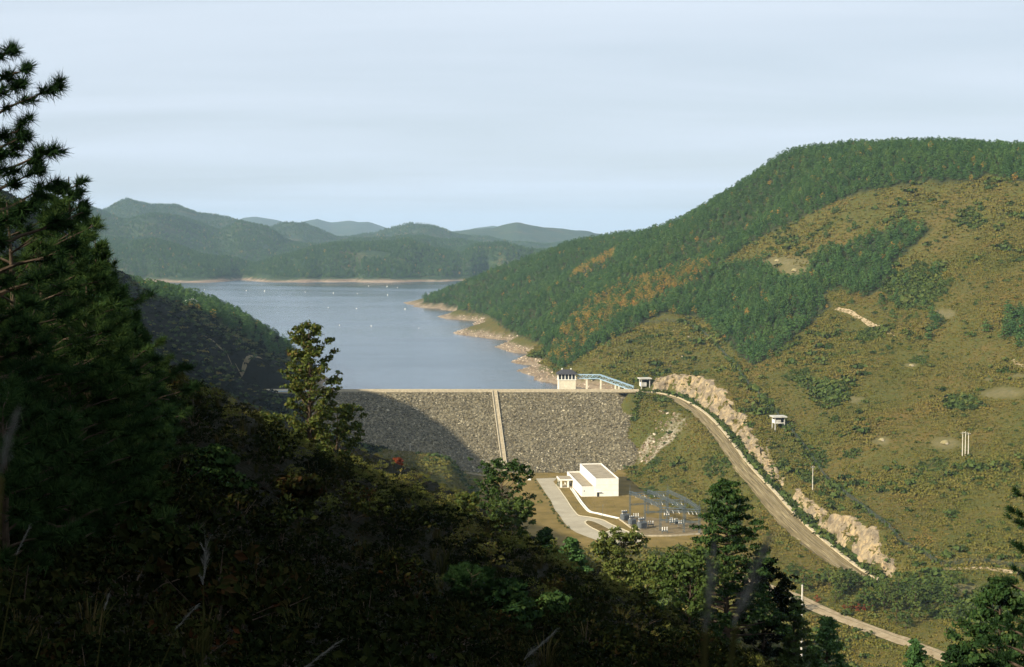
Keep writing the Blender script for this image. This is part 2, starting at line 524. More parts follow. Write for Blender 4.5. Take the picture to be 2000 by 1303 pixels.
# noise relief, faded out near the built places
d_pad = np.maximum(np.hypot(np.maximum(np.abs(XX - 30) - 50, 0), np.maximum(np.abs(YY - 690) - 150, 0)), 0)
d_road, at_road, _ = poly_dist(XX, YY, ROAD)
amp = sstep(10, 120, d_pad) * sstep(6, 50, d_road) * sstep(30, 140, np.hypot(XX, YY))
ZZ += amp * (5.5 * fbm(XX / 130, YY / 130, 3, 3) + 2.4 * fbm(XX / 34, YY / 34, 3, 9))
hi = sstep(20, 90, ZZ) * sstep(780, 1000, YY)
ZZ += amp * hi * (5 * fbm(XX / 170 + 4, YY / 230, 3, 21))
ZZ += 0.25 * fbm(XX / 8, YY / 8, 2, 5) * sstep(15, 60, d_pad)

# flat pad of the powerhouse
PADPOLY = np.array([(-14, 745), (58, 745), (58, 700), (66, 640), (84, 600), (88, 566), (60, 545), (0, 548), (-14, 600), (-16, 680)])
d, _, _ = poly_dist(XX, YY, PADPOLY, True)
d = np.where(in_poly(XX, YY, PADPOLY), 0, d)
k = 1 - sstep(0, 16, d)
ZZ = ZZ * (1 - k) + PAD * k
# access road bench: gentle fill below, steep cut above
def bench(line, w, up, down, zz):
    d, at, side = poly_dist(XX, YY, line)
    zl = np.interp(at, np.arange(len(line)), line[:, 2])
    fall = np.where(zz > zl, up, down)
    k = 1 - np.clip((d - w / 2) / fall, 0, 1) ** 0.8
    return np.where(d < w / 2 + fall, zz * (1 - k) + (zl - 0.25) * k, zz)
# the hill was cut back for the road: lift the ground just above the cut
dr, atr, sd = poly_dist(XX, YY, ROAD)
zlr = np.interp(atr, np.arange(len(ROAD)), ROAD[:, 2])
CUT_S = [6, 8, 12, 18, 24, 28, 32, 36, 40, 44, 48, 52, 58, 62, 66, 70, 73, 77, 80]
CUT_H = [0, 5, 11, 14, 12, 8, 9, 6.5, 5.5, 5, 3.8, 5, 7, 8.5, 11, 12, 7, 4, 0]
cut_h = np.interp(atr, CUT_S, CUT_H)
lift = (sd > 0) & (dr > 5) & (dr < 40) & (XX > 70)
tgt = zlr + cut_h * sstep(5.0, 9, dr) + 0.1 * (dr - 9)
ZZ = np.where(lift, np.maximum(ZZ, ZZ + (tgt - ZZ) * (1 - sstep(9, 40, dr))), ZZ)
ZZ = bench(ROAD, 9.5, 4, 12, ZZ)
top = zlr + cut_h + 0.25 * np.maximum(dr - 12, 0)
upk = (sd > 0) & (atr > 5) & (atr < 79.5)
ZZ = np.where(upk & (dr < 20), np.where(dr < 8.6, zlr - 0.3, zlr - 0.3 + (np.maximum(ZZ, zlr + cut_h * 0.9) - zlr + 0.3) * sstep(8.6, 11.5 + 0.45 * cut_h, dr)), ZZ)
ZZ = bench(VALLEY_ROAD, 8, 8, 8, ZZ)
ZZ = bench(SHADE_ROAD, 7, 8, 8, ZZ)
# keep the ground under the dam
face = np.where(YY < DAM_Y - 4, CREST - (DAM_Y - 4 - YY) / SLOPE, np.where(YY > DAM_Y + 4, CREST - (YY - DAM_Y - 4) / 2.0, CREST)) - 1.1
xr = np.interp(YY, [735, 765, 800, 830], [53, 59, 65, 58]); xl = np.interp(YY, [735, 765, 800, 830], [-52, -80, -112, -104])
inside = (XX < xr) & (XX > xl) & (YY > 726) & (YY < 850)
ZZ = np.where(inside, np.minimum(ZZ, face), ZZ)
# nothing but water in the reservoir behind the dam
# spillway terrace at the left end of the crest
k = (1 - sstep(0, 8, np.hypot(np.maximum(np.abs(XX + 138) - 20, 0), np.maximum(np.abs(YY - 806) - 11, 0))))
ZZ = ZZ * (1 - k) + 5.4 * k

def hz(x, y):
    "ground height at a point"
    x = np.asarray(x, float); y = np.asarray(y, float)
    i = np.clip(np.searchsorted(GX, x) - 1, 0, len(GX) - 2); j = np.clip(np.searchsorted(GY, y) - 1, 0, len(GY) - 2)
    tx = np.clip((x - GX[i]) / (GX[i + 1] - GX[i]), 0, 1); ty = np.clip((y - GY[j]) / (GY[j + 1] - GY[j]), 0, 1)
    return (ZZ[j, i] * (1 - tx) + ZZ[j, i + 1] * tx) * (1 - ty) + (ZZ[j + 1, i] * (1 - tx) + ZZ[j + 1, i + 1] * tx) * ty

_T = np.concatenate([np.arange(4, 200, 0.5), np.arange(200, 2400, 1.5)])
def G(px, py, near=4.0):
    "where the sight line of a photograph pixel meets the ground beyond a distance"
    d = ray(px, py)
    t = _T[_T >= near]
    x, y, z = d[0] * t / d[1], t, CAM_Z + d[2] * t / d[1]
    below = np.nonzero(z < hz(x, y))[0]
    i = below[0] if len(below) else len(t) - 1
    return np.array([x[i], y[i], float(hz(x[i], y[i]))])

PXX, PYY = proj(XX, YY, ZZ)

FENCE = smooth_line(np.array([G(*p, 400) for p in ((1240, 632), (1330, 630), (1385, 662), (1420, 700), (1455, 745), (1500, 792), (1545, 843), (1582, 892), (1622, 945), (1680, 990), (1740, 1038), (1800, 1083), (1838, 1110))]), 6)
FENCE2 = smooth_line(np.array([G(*p, 330) for p in ((1838, 1108), (1880, 1104), (1940, 1104), (2030, 1112))]), 6)

# ------------------------------------------------------------------ the land
FOREST = [(818, 590), (900, 552), (1000, 520), (1200, 440), (1400, 360), (1530, 270), (2100, 270), (2100, 352), (1990, 356), (1930, 342), (1900, 356), (1800, 358), (1700, 372), (1620, 398), (1560, 430), (1500, 458),
          (1440, 492), (1400, 520), (1480, 505), (1492, 520), (1530, 548), (1575, 535), (1600, 498), (1650, 480), (1700, 462), (1760, 440), (1800, 438), (1815, 455), (1742, 520), (1742, 545), (1700, 580), (1640, 562), (1600, 582), (1628, 596), (1590, 628), (1540, 668),
          (1500, 702), (1470, 716), (1440, 690), (1390, 640), (1372, 622), (1300, 612), (1250, 632), (1150, 690), (1100, 722), (1072, 705), (1060, 672), (1000, 652), (960, 620), (900, 606)]
OCHRE = [(1060, 705), (1100, 640), (1135, 600), (1200, 565), (1260, 540), (1330, 515), (1400, 505), (1345, 560), (1290, 590), (1230, 608), (1170, 650), (1110, 712)]
BROWN2 = [(1110, 545), (1150, 510), (1210, 485), (1200, 505), (1150, 540)]
SPURWOOD = [(230, 545), (420, 572), (500, 600), (560, 640), (578, 690), (548, 698), (500, 672), (450, 645), (400, 615), (350, 592), (230, 575)]
LAWNP = PADPOLY + np.array([0, 0])
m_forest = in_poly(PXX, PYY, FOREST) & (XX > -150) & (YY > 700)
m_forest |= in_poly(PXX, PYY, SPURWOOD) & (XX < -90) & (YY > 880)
m_bare = (1 - sstep(2.6, 5.0, ZZ + 2.0 * fbm(XX / 25, YY / 25, 2, 4))) * (YY > 812)
m_lawn = np.where(in_poly(XX, YY, PADPOLY), 1.0, 1 - sstep(0, 4, poly_dist(XX, YY, PADPOLY, True)[0]))
m_fg = (1 - sstep(220, 420, YY)) * (1 - sstep(20, 60, XX - 0.1 * YY)) + (XX < -95) * (YY < 860)  # near slope and left abutment, where shade is painted into the ground
PATCH = [(1520, 512, 36, 9), (1548, 528, 34, 9), (1722, 862, 20, 9), (1845, 866, 30, 14), (1780, 714, 17, 5), (1670, 781, 13, 7), (1845, 613, 22, 11), (1960, 768, 50, 13), (1932, 742, 10, 5), (1990, 735, 20, 5), (1470, 445, 14, 3), (1880, 1150, 40, 10), (1280, 470, 12, 4)]
m_patch = np.zeros_like(ZZ)
for px, py, rx, ry in PATCH:
    m_patch = np.maximum(m_patch, (1 - sstep(0.6, 1.1, np.hypot((PXX - px) / rx, (PYY - py) / ry) + 0.25 * fbm(XX / 6, YY / 6, 2, 31))) * (YY > 300) * (XX > 60))
TERRACE = [(1478, 505), (1520, 496), (1585, 505), (1580, 535), (1535, 545), (1495, 520)]
m_patch = np.maximum(m_patch, in_poly(PXX, PYY, TERRACE) * (YY > 700) * (XX > 60) * 0.8)
OUTCROP = [(1290, 800), (1330, 812), (1345, 830), (1300, 870), (1262, 905), (1235, 900), (1270, 850)]
m_rock = in_poly(PXX, PYY, OUTCROP) * (XX > 60) * (YY > 640) * sstep(-0.1, 0.35, fbm(XX / 7, YY / 12, 3, 77))

def m_ground():
    m = MatB('hillside_ground', 0.95, 0.05)
    n1 = m.noise(0.02, 5, 0.6); n2 = m.noise(0.25, 6, 0.7); n3 = m.noise(1.3, 4, 0.7)
    c = m.ramp(n1, [(0.3, (0.062, 0.068, 0.016)), (0.5, (0.092, 0.080, 0.021)), (0.68, (0.122, 0.082, 0.026))])
    c = m.mix(m.ramp(n2, [(0.42, (0, 0, 0)), (0.62, (0.75, 0.75, 0.75))]), c, (0.055, 0.070, 0.020))
    c = m.mix(m.ramp(n3, [(0.5, (0, 0, 0)), (0.72, (0.6, 0.6, 0.6))]), c, (0.135, 0.105, 0.036))
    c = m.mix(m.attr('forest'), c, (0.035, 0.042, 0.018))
    fg = m.ramp(n2, [(0.35, (0.005, 0.005, 0.002)), (0.65, (0.011, 0.011, 0.004))])  # leaf litter, blackened so its colour carries the shade
    c = m.mix(m.attr('litter_shade'), c, fg)
    lawn = m.ramp(m.noise(0.11, 6, 0.65), [(0.3, (0.125, 0.095, 0.030)), (0.55, (0.195, 0.138, 0.045)), (0.75, (0.235, 0.170, 0.062))])
    c = m.mix(m.attr('lawn'), c, lawn)
    soil = m.ramp(m.noise(0.35, 6, 0.65), [(0.3, (0.095, 0.088, 0.038)), (0.7, (0.155, 0.132, 0.062))])
    c = m.mix(m.attr('patch'), c, soil)
    rock = m.ramp(m.noise(0.6, 6, 0.7), [(0.35, (0.16, 0.13, 0.09)), (0.6, (0.34, 0.30, 0.22))])
    c = m.mix(m.attr('rock'), c, rock)
    strata = m.noise(0.5, 6, 0.7, sc=(0.10, 0.10, 1.6))
    bare = m.ramp(strata, [(0.3, (0.11, 0.082, 0.056)), (0.5, (0.20, 0.155, 0.104)), (0.7, (0.30, 0.24, 0.165))])
    c = m.mix(m.attr('bare'), c, bare)
    m.color(c)
    m.bump(m.math('ADD', n2, m.math('MULTIPLY', n3, 0.5)), 0.9, 0.8)
    return m.m
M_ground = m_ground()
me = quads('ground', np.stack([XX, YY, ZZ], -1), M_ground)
for nm, a in (('forest', m_forest * 1.0), ('bare', m_bare), ('lawn', m_lawn), ('litter_shade', np.clip(m_fg, 0, 1)), ('patch', m_patch), ('rock', m_rock * 1.0)): fattr(me, nm, a)
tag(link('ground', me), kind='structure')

# far hills round the head of the lake: rows of rounded hills one behind the other
U = np.arange(-900, 2900, 9.0)
def sil(pts):
    p = np.array(pts, float); return np.interp(U, p[:, 0], p[:, 1])
S1 = sil([(-900, 440), (100, 455), (200, 462), (300, 470), (380, 492), (440, 505), (500, 517), (545, 506), (600, 489), (680, 477), (760, 472), (800, 462), (835, 478), (900, 500), (930, 482), (980, 480), (1040, 492), (1100, 500), (1300, 495), (2900, 480)])
S2 = sil([(-900, 400), (60, 385), (90, 378), (140, 390), (200, 412), (250, 424), (300, 420), (360, 425), (430, 450), (470, 432), (520, 445), (560, 470), (620, 476), (700, 466), (760, 462), (830, 455), (880, 470), (960, 474), (1100, 486), (1400, 480), (2900, 470)])
S3 = sil([(-900, 400), (60, 400), (150, 410), (200, 409), (228, 396), (252, 391), (278, 396), (300, 403), (345, 402), (390, 418), (450, 427), (490, 438), (530, 447), (555, 437), (580, 436), (620, 448), (660, 462), (730, 460), (770, 448), (800, 440), (842, 442), (880, 456), (930, 462), (1060, 478), (1400, 475), (2900, 465)])
S4 = sil([(-900, 430), (500, 470), (820, 468), (880, 457), (930, 448), (965, 446), (990, 438), (1012, 433), (1040, 440), (1070, 446), (1130, 453), (1190, 461), (1250, 468), (2900, 462)])
S5 = sil([(-900, 420), (300, 418), (330, 406), (347, 401), (375, 412), (410, 428), (455, 432), (478, 424), (500, 424), (545, 431), (575, 438), (598, 429), (618, 427), (650, 436), (690, 431), (715, 434), (745, 443), (775, 446), (830, 452), (900, 452), (960, 441), (1000, 452), (1100, 460), (2900, 455)])
SH = sil([(-900, 553), (240, 552), (330, 551.5), (372, 553), (440, 550), (470, 547), (520, 551), (600, 552.5), (700, 551), (800, 551), (880, 549), (960, 546), (1100, 545), (2900, 545)])
SH = SH + 1.6 * fbm(U / 45, np.zeros(len(U)), 3, 53)
Yb = np.concatenate([np.arange(2600, 3000, 50), np.arange(3000, 3900, 15), np.arange(3900, 6400, 40), np.arange(6400, 9000, 100), np.arange(9000, 16600, 320)])
FV = np.zeros((len(Yb), len(U), 3))
for i, u in enumerate(U):
    zat = lambda py, Y: P(u, py, Y)[2]
    ys = PZ(u, SH[i], 0)[1]
    j1, j2, j3 = (float(vnoise(u / s, k + 0.5, 50 + k)) for k, s in ((1, 110), (2, 140), (3, 160)))
    y1, y2, y3 = 3480 + 240 * j1, 4450 + 350 * j2, 5500 + 400 * j3
    z1, z2, z3, z4, z5 = zat(S1[i], y1), zat(S2[i], y2), zat(S3[i], y3), zat(S4[i], 7400), zat(S5[i], 11500)
    ky = [2500, ys - 150, ys - 5, ys + 25, ys + 60, y1, y1 + 260, y2, y2 + 300, y3, y3 + 500, 7400, 8600, 11500, 13500, 16500]
    kz = [-25, -12, -0.5, 5.0, 9.0, z1, min(z1, z2) * 0.42, z2, min(z2, z3) * 0.5, z3, min(z3, z4) * 0.55, z4, z4 * 0.5, z5, z5 * 0.5, 40]
    k = np.clip(np.searchsorted(ky, Yb) - 1, 0, len(ky) - 2)
    ky, kz = np.array(ky, float), np.array(kz, float)
    t = np.clip((Yb - ky[k]) / (ky[k + 1] - ky[k]), 0, 1)
    ts = t * t * (3 - 2 * t)
    ts = np.where(k == 4, 1 - (1 - t) ** 1.8, ts)
    FV[:, i, 0] = (u - 1000) / F_PX * Yb; FV[:, i, 1] = Yb
    FV[:, i, 2] = kz[k] * (1 - ts) + kz[k + 1] * ts
landk = sstep(10, 45, FV[..., 2]) 
FV[..., 2] += landk * (11 * fbm(FV[..., 0] / 260, FV[..., 1] / 280, 4, 60) - 34 * (np.abs(fbm(FV[..., 0] / 240 + 3, FV[..., 1] / 420, 3, 70)) - 0.2) + sstep(3700, 5200, FV[..., 1]) * 16 * fbm(FV[..., 0] / 420, FV[..., 1] / 500, 3, 65))
far_bare = (1 - sstep(3.0, 5.0, FV[..., 2] + 2.5 * fbm(FV[..., 0] / 60, FV[..., 1] / 60, 2, 8)))
def m_far():
    m = MatB('far_hill_ground', 0.95, 0.05)
    n = m.noise(0.012, 6, 0.6); n2 = m.noise(0.09, 5, 0.7)
    c = m.ramp(n, [(0.35, (0.035, 0.062, 0.028)), (0.55, (0.052, 0.074, 0.028)), (0.68, (0.100, 0.085, 0.038))])
    c = m.mix(m.ramp(n2, [(0.45, (0, 0, 0)), (0.6, (0.8, 0.8, 0.8))]), c, (0.020, 0.038, 0.020))
    st = m.noise(0.06, 5, 0.7, sc=(0.25, 0.25, 9))
    c = m.mix(m.attr('bare'), c, m.ramp(st, [(0.35, (0.15, 0.10, 0.065)), (0.65, (0.34, 0.26, 0.18))]))
    m.color(c); m.bump(n2, 0.8, 6.0)
    return m.m
me = quads('far_hills', FV, m_far())
fattr(me, 'bare', far_bare)
tag(link('far_hills', me), kind='structure')

# the reservoir
def m_water():
    m = MatB('lake_water', 0.08, 0.5)
    wide = m.noise(0.006, 4, 0.55, sc=(0.35, 1.0, 1.0))
    m.color(m.ramp(wide, [(0.3, (0.020, 0.040, 0.060)), (0.7, (0.040, 0.066, 0.086))]))
    r = m.ramp(wide, [(0.35, (0.09, 0.09, 0.09)), (0.6, (0.20, 0.20, 0.20))])
    m.l.new(r, m.b.inputs['Roughness'])
    m.b.inputs['IOR'].default_value = 1.333
    w1 = m.noise(0.35, 4, 0.6, sc=(0.6, 1.2, 1))
    w2 = m.noise(0.06, 3, 0.5, sc=(0.5, 1.3, 1))
    m.bump(m.math('ADD', w1, m.math('MULTIPLY', w2, 2.0)), 0.35, 0.4)
    return m.m
wb = MB()
wb.add([(-2600, 803.5, 0), (300, 803.5, 0), (2600, 2300, 0), (2600, 3700, 0), (-2600, 3700, 0)], [(0, 1, 2, 3, 4)])
tag(wb.build('lake', m_water()), kind='structure')

# ------------------------------------------------------------------ roads and paths
def m_road(name, a, b, c, sc=0.4):
    m = MatB(name, 0.95, 0.05)
    n = m.noise(sc, 6, 0.65); g = m.noise(3.0, 4, 0.7)
    col = m.ramp(n, [(0.3, a), (0.52, b), (0.72, c)])
    m.color(m.mix(m.ramp(g, [(0.45, (0, 0, 0)), (0.7, (0.5, 0.5, 0.5))]), col, tuple(x * 0.6 for x in a)))
    m.bump(m.math('ADD', n, g), 0.6, 0.12)
    return m.m
M_dirt = m_road('dirt_road', (0.14, 0.112, 0.062), (0.21, 0.17, 0.096), (0.29, 0.24, 0.145))
M_pale = m_road('pale_gravel', (0.24, 0.18, 0.10), (0.36, 0.28, 0.17), (0.46, 0.37, 0.24))
M_conc = plain('pale_concrete', (0.42, 0.36, 0.25), 0.15, 0.8, 0.9, 0.1, bump=0.2)
def offset(line, d):
    t = np.gradient(line[:, :2], axis=0); t /= np.linalg.norm(t, axis=1)[:, None] + 1e-9
    o = line.copy(); o[:, 0] -= t[:, 1] * d; o[:, 1] += t[:, 0] * d       # positive = to the left of the direction of travel
    return o
def ribbon(line, w, dz, n=5, drape=False, jag=0.0, crown=0.0):
    js = np.linspace(-w / 2, w / 2, n)
    V = np.stack([offset(line, j + (jag * fbm(np.arange(len(line)) / 3.0 + (50 * k if n > 3 else w * 9), np.zeros(len(line)), 2, 90 + (k if n > 3 else 0)) if jag and (n <= 3 or k in (0, n - 1)) else 0)) for k, j in enumerate(js)], 1)
    if drape: V[..., 2] = hz(V[..., 0], V[..., 1])
    V[..., 2] += dz + crown * (1 - (js / (w / 2)) ** 2)[None]
    return V[:, ::-1]
def ribbon_solid(line, w, h, dz=0.0):
    "a kerb or low wall following a line"
    l, r = offset(line, w / 2), offset(line, -w / 2)
    b = MB(); n = len(line); vs = []
    for i in range(n):
        for p, z in ((l[i], dz), (l[i], dz + h), (r[i], dz + h), (r[i], dz)): vs.append((p[0], p[1], p[2] + z))
    fs = []
    for i in range(n - 1):
        for k in range(3):
            a = i * 4 + k; fs.append((a, a + 1, a + 5, a + 4))
    fs += [(0, 1, 2, 3), tuple((n - 1) * 4 + k for k in (3, 2, 1, 0))]
    b.add(vs, fs); return b
M_rut = m_road('rutted_soil', (0.20, 0.16, 0.09), (0.26, 0.21, 0.125), (0.31, 0.255, 0.16), 0.3)
def m_rutted():
    m = MatB('rutted_dirt', 0.95, 0.05)
    cb = m.n.new('ShaderNodeCombineXYZ'); m.l.new(m.attr('across'), cb.inputs[0]); m.l.new(m.math('MULTIPLY', m.attr('along'), 0.055), cb.inputs[1])
    ru = m.noise(1.15, 4, 0.6, vec=cb.outputs[0], dist=0.5); bl = m.noise(0.10, 5, 0.65); g = m.noise(1.6, 5, 0.7)
    c = m.ramp(ru, [(0.32, (0.085, 0.066, 0.034)), (0.45, (0.150, 0.115, 0.058)), (0.55, (0.25, 0.195, 0.100)), (0.66, (0.37, 0.295, 0.16))])
    c = m.mix(m.ramp(bl, [(0.42, (0, 0, 0)), (0.68, (0.7, 0.7, 0.7))]), c, (0.21, 0.163, 0.084))
    c = m.mix(m.ramp(g, [(0.52, (0, 0, 0)), (0.72, (0.6, 0.6, 0.6))]), c, (0.10, 0.082, 0.036))
    m.color(c); m.bump(m.math('ADD', ru, g), 0.8, 0.25)
    return m.m
rl = smooth_line(ROAD[::2], 6); nr = len(rl); ri = np.linspace(0, 80, nr)
rw = np.interp(ri, [0, 10, 22, 34, 46, 58, 68, 80], [5.6, 5.6, 6.0, 6.8, 8.0, 10.0, 10.5, 8.0])
js = np.linspace(-1, 1, 13); RVt = np.zeros((nr, 13, 3)); acr = np.zeros((nr, 13))
for k, j in enumerate(js):
    edge = (abs(j) > 0.9)
    d_ = np.where(j > 0, j * 4.2, j * (rw - 4.2)) + (0.9 * fbm(np.arange(nr) / 4.0 + 40 * k, np.zeros(nr), 3, 95 + k) if edge and j < 0 else 0)
    o_ = rl.copy(); tg_ = np.gradient(rl[:, :2], axis=0); tg_ /= np.linalg.norm(tg_, axis=1)[:, None]
    o_[:, 0] -= tg_[:, 1] * d_; o_[:, 1] += tg_[:, 0] * d_
    o_[:, 2] += 0.14 + 0.10 * (1 - j * j) + 0.06 * fbm(np.arange(nr) / 2.0, np.full(nr, k * 1.3), 2, 99)
    if j < -0.55: o_[:, 2] = np.maximum(o_[:, 2], hz(o_[:, 0], o_[:, 1]) + 0.08)
    RVt[:, k] = o_; acr[:, k] = d_
me = quads('access_road', RVt[:, ::-1], m_rutted())
fattr(me, 'across', acr[:, ::-1]); fattr(me, 'along', np.repeat(np.concatenate([[0], np.cumsum(np.linalg.norm(np.diff(rl, axis=0), axis=1))])[:, None], 13, 1))
tag(link('access_road', me), kind='structure')
for k, off in enumerate((-1.7, 1.2)):
    tag(link('wheel_track', quads('wheel_track', ribbon(offset(ROAD[4:], off), 0.45, 0.30, 3, jag=0.9), M_rut)), kind='structure')
gut = offset(ROAD[9:], 4.7); gut[:, 2] += 0.1
tag(ribbon_solid(gut, 1.3, 0.8, -0.2).build('roadside_gutter', plain('gutter_concrete', (0.46, 0.385, 0.25), 0.15, 0.7, 0.9, 0.1)), 'pale concrete gutter wall following the dirt road under the rock cutting', 'gutter')
tag(link('valley_road', quads('valley_road', ribbon(VALLEY_ROAD, 7.0, 0.05, 7, jag=0.8, crown=0.1), M_pale)), kind='structure')
tag(link('wheel_track', quads('wheel_track', ribbon(offset(VALLEY_ROAD, 0.9), 0.35, 0.2, 3, jag=0.3), M_dirt)), kind='structure')
tag(link('shaded_road', quads('shaded_road', ribbon(SHADE_ROAD, 6.5, 0.02, 5, jag=0.6, crown=0.1), M_dirt)), kind='structure')
def drape_path(name, pix, w, mat, near=300, dz=0.12, jag=0.4):
    l = smooth_line(np.array([G(px, py, near) for px, py in pix]), 8)
    tag(link(name, quads(name, ribbon(l, w, dz, 4, True, jag), mat)), kind='structure'); return l
drape_path('hill_path', [(1632, 604), (1660, 612), (1690, 628), (1720, 643), (1752, 656)], 3.2, M_pale)
drape_path('hill_path', [(1830, 1115), (1880, 1112), (1930, 1113), (2010, 1120)], 2.2, M_pale)
drape_path('hill_path', [(1975, 705), (1990, 712), (2010, 722)], 2.5, M_pale, 400)
drape_path('hill_path', [(1503, 856), (1499, 880), (1508, 905), (1505, 935)], 1.3, M_dirt)
drape_path('hill_path', [(395, 655), (440, 690), (480, 715), (510, 700)], 2.0, M_dirt, 500)

# rock cutting above the road
def m_cliff():
    m = MatB('cut_rock', 0.9, 0.1)
    n = m.noise(0.22, 6, 0.65, dist=0.6); s = m.noise(0.7, 5, 0.7, sc=(1, 1, 0.35))
    c = m.ramp(n, [(0.28, (0.09, 0.078, 0.06)), (0.42, (0.19, 0.155, 0.105)), (0.54, (0.30, 0.235, 0.14)), (0.64, (0.38, 0.28, 0.145)), (0.76, (0.17, 0.15, 0.125))])
    c = m.mix(m.ramp(s, [(0.47, (0, 0, 0)), (0.62, (0.8, 0.8, 0.8))]), c, (0.13, 0.10, 0.068))
    m.color(c); m.bump(s, 0.5, 0.35)
    return m.m
M_cliff = m_cliff()
def blocks(s, t):
    "angular blocks stepping in and out of the face"
    u1, v1 = s * 1.1 + 0.9 * t, t * 3.4 + 0.25 * s
    u2, v2 = s * 2.7 - 1.1 * t, t * 7.0 - 0.4 * s
    return 2.1 * _hash(np.floor(u1).astype(np.int64), np.floor(v1).astype(np.int64), 5) + 1.1 * _hash(np.floor(u2).astype(np.int64), np.floor(v2).astype(np.int64), 6)
def cliff(i0, i1, label):
    s = np.arange(i0, i1, 0.13); nz = 14
    base = np.stack([np.interp(s, np.arange(len(ROAD)), ROAD[:, k]) for k in range(3)], 1)
    V = np.zeros((len(s), nz, 3))
    ends = sstep(i0, i0 + 2.5, s) * (1 - sstep(i1 - 2.5, i1, s))
    for j in range(nz):
        t = j / (nz - 1)
        d = 7.2 + (0.8 + 0.42 * np.interp(s, CUT_S, CUT_H)) * t + 1.4 * fbm(s * 0.8, np.full(len(s), t * 1.6), 4, 41) + blocks(s, t) + (1 - ends) * 3
        q = offset(base, 0.0)
        tg = np.gradient(base[:, :2], axis=0); tg /= np.linalg.norm(tg, axis=1)[:, None]
        q[:, 0] -= tg[:, 1] * d; q[:, 1] += tg[:, 0] * d
        ch = np.interp(s, CUT_S, CUT_H) * 1.02 + 2.4 * fbm(s * 0.55, s * 0, 4, 47)
        q[:, 2] += -0.6 + t * np.maximum(ch, 0.5) * ends + 0.8 * fbm(s * 2, np.full(len(s), t * 5.0), 3, 48)
        V[:, j] = q
    # a last row tucked into the slope behind
    back = V[:, -1].copy(); back += (V[:, -1] - V[:, 0]) * np.array([0.8, 0.8, 0]); back[:, 2] = np.minimum(back[:, 2] - 0.6, hz(back[:, 0], back[:, 1]) - 0.4)
    V = np.concatenate([V, back[:, None]], 1)
    me = quads('rock_cutting', V, M_cliff, False)
    tag(link('rock_cutting', me), label, 'cliff')
cliff(7, 48.6, 'cream and grey blasted rock face beside the dirt road nearest the dam crest')
cliff(48.2, 79.5, 'ochre rock face beside the lower bend of the dirt road')

# ------------------------------------------------------------------ the dam
dam = tag(empty('rockfill_dam', (0, 0, 0)), 'broad grey rockfill dam holding back the lake', 'dam')
def m_riprap():
    m = MatB('riprap', 0.95, 0.05)
    v = m.n.new('ShaderNodeTexVoronoi'); v.inputs['Scale'].default_value = 0.8
    m.l.new(m.pos(), v.inputs['Vector'])
    big = m.noise(0.05, 5, 0.6)
    c = m.ramp(v.outputs['Color'], [(0.1, (0.085, 0.072, 0.046)), (0.6, (0.16, 0.137, 0.085)), (0.95, (0.28, 0.24, 0.15))])
    c = m.mix(m.ramp(big, [(0.4, (0, 0, 0)), (0.65, (0.5, 0.5, 0.5))]), c, (0.085, 0.075, 0.055))
    m.color(c); m.bump(v.outputs['Distance'], 1.0, 0.5)
    return m.m
M_rip = m_riprap()
b = MB()
yt, zt = DAM_Y - 4 - SLOPE * 40, CREST - 40
b.add([(x, y, z) for x in (-126, 78) for y, z in ((yt, zt), (DAM_Y - 4, CREST), (DAM_Y + 4, CREST), (DAM_Y + 34, CREST - 15), (DAM_Y + 34, zt))],
      [(0, 1, 6, 5), (1, 2, 7, 6), (2, 3, 8, 7), (3, 4, 9, 8), (4, 3, 2, 1, 0), (5, 6, 7, 8, 9)])
b.build('embankment', M_rip, dam)
b = MB(); b.box(-124, 74, DAM_Y - 3.2, DAM_Y + 3.2, CREST + 0.004, CREST + 0.12); b.build('crest_road', M_pale, dam)
b = MB(); b.box(-124, 72, DAM_Y - 4.1, DAM_Y - 3.25, CREST - 0.7, CREST + 0.75); b.build('parapet', M_conc, dam)
b = MB(); b.box(-124, 72, DAM_Y + 3.25, DAM_Y + 3.9, CREST - 0.7, CREST + 0.85); b.build('parapet', M_conc, dam)
# stair down the face
st_a, st_b = np.array([-9.9, DAM_Y - 4, CREST]), np.array([-3.7, DAM_Y - 4 - SLOPE * 34.5, CREST - 34.5])
b = MB(); n = 110
for i in range(n):
    p = st_a + (st_b - st_a) * (i + 0.5) / n
    b.box(p[0] - 1.0, p[0] + 1.0, p[1] - 0.36, p[1] + 0.36, p[2] - 0.9, p[2] + 0.45)
b.build('stair_flight', M_conc, dam)
for sx in (-1.25, 1.25):
    b = MB(); o = np.array([sx, 0, 0.55]); b.bar(st_a + o, st_b + o, 0.4, 1.1); b.build('stair_kerb', M_conc, dam)

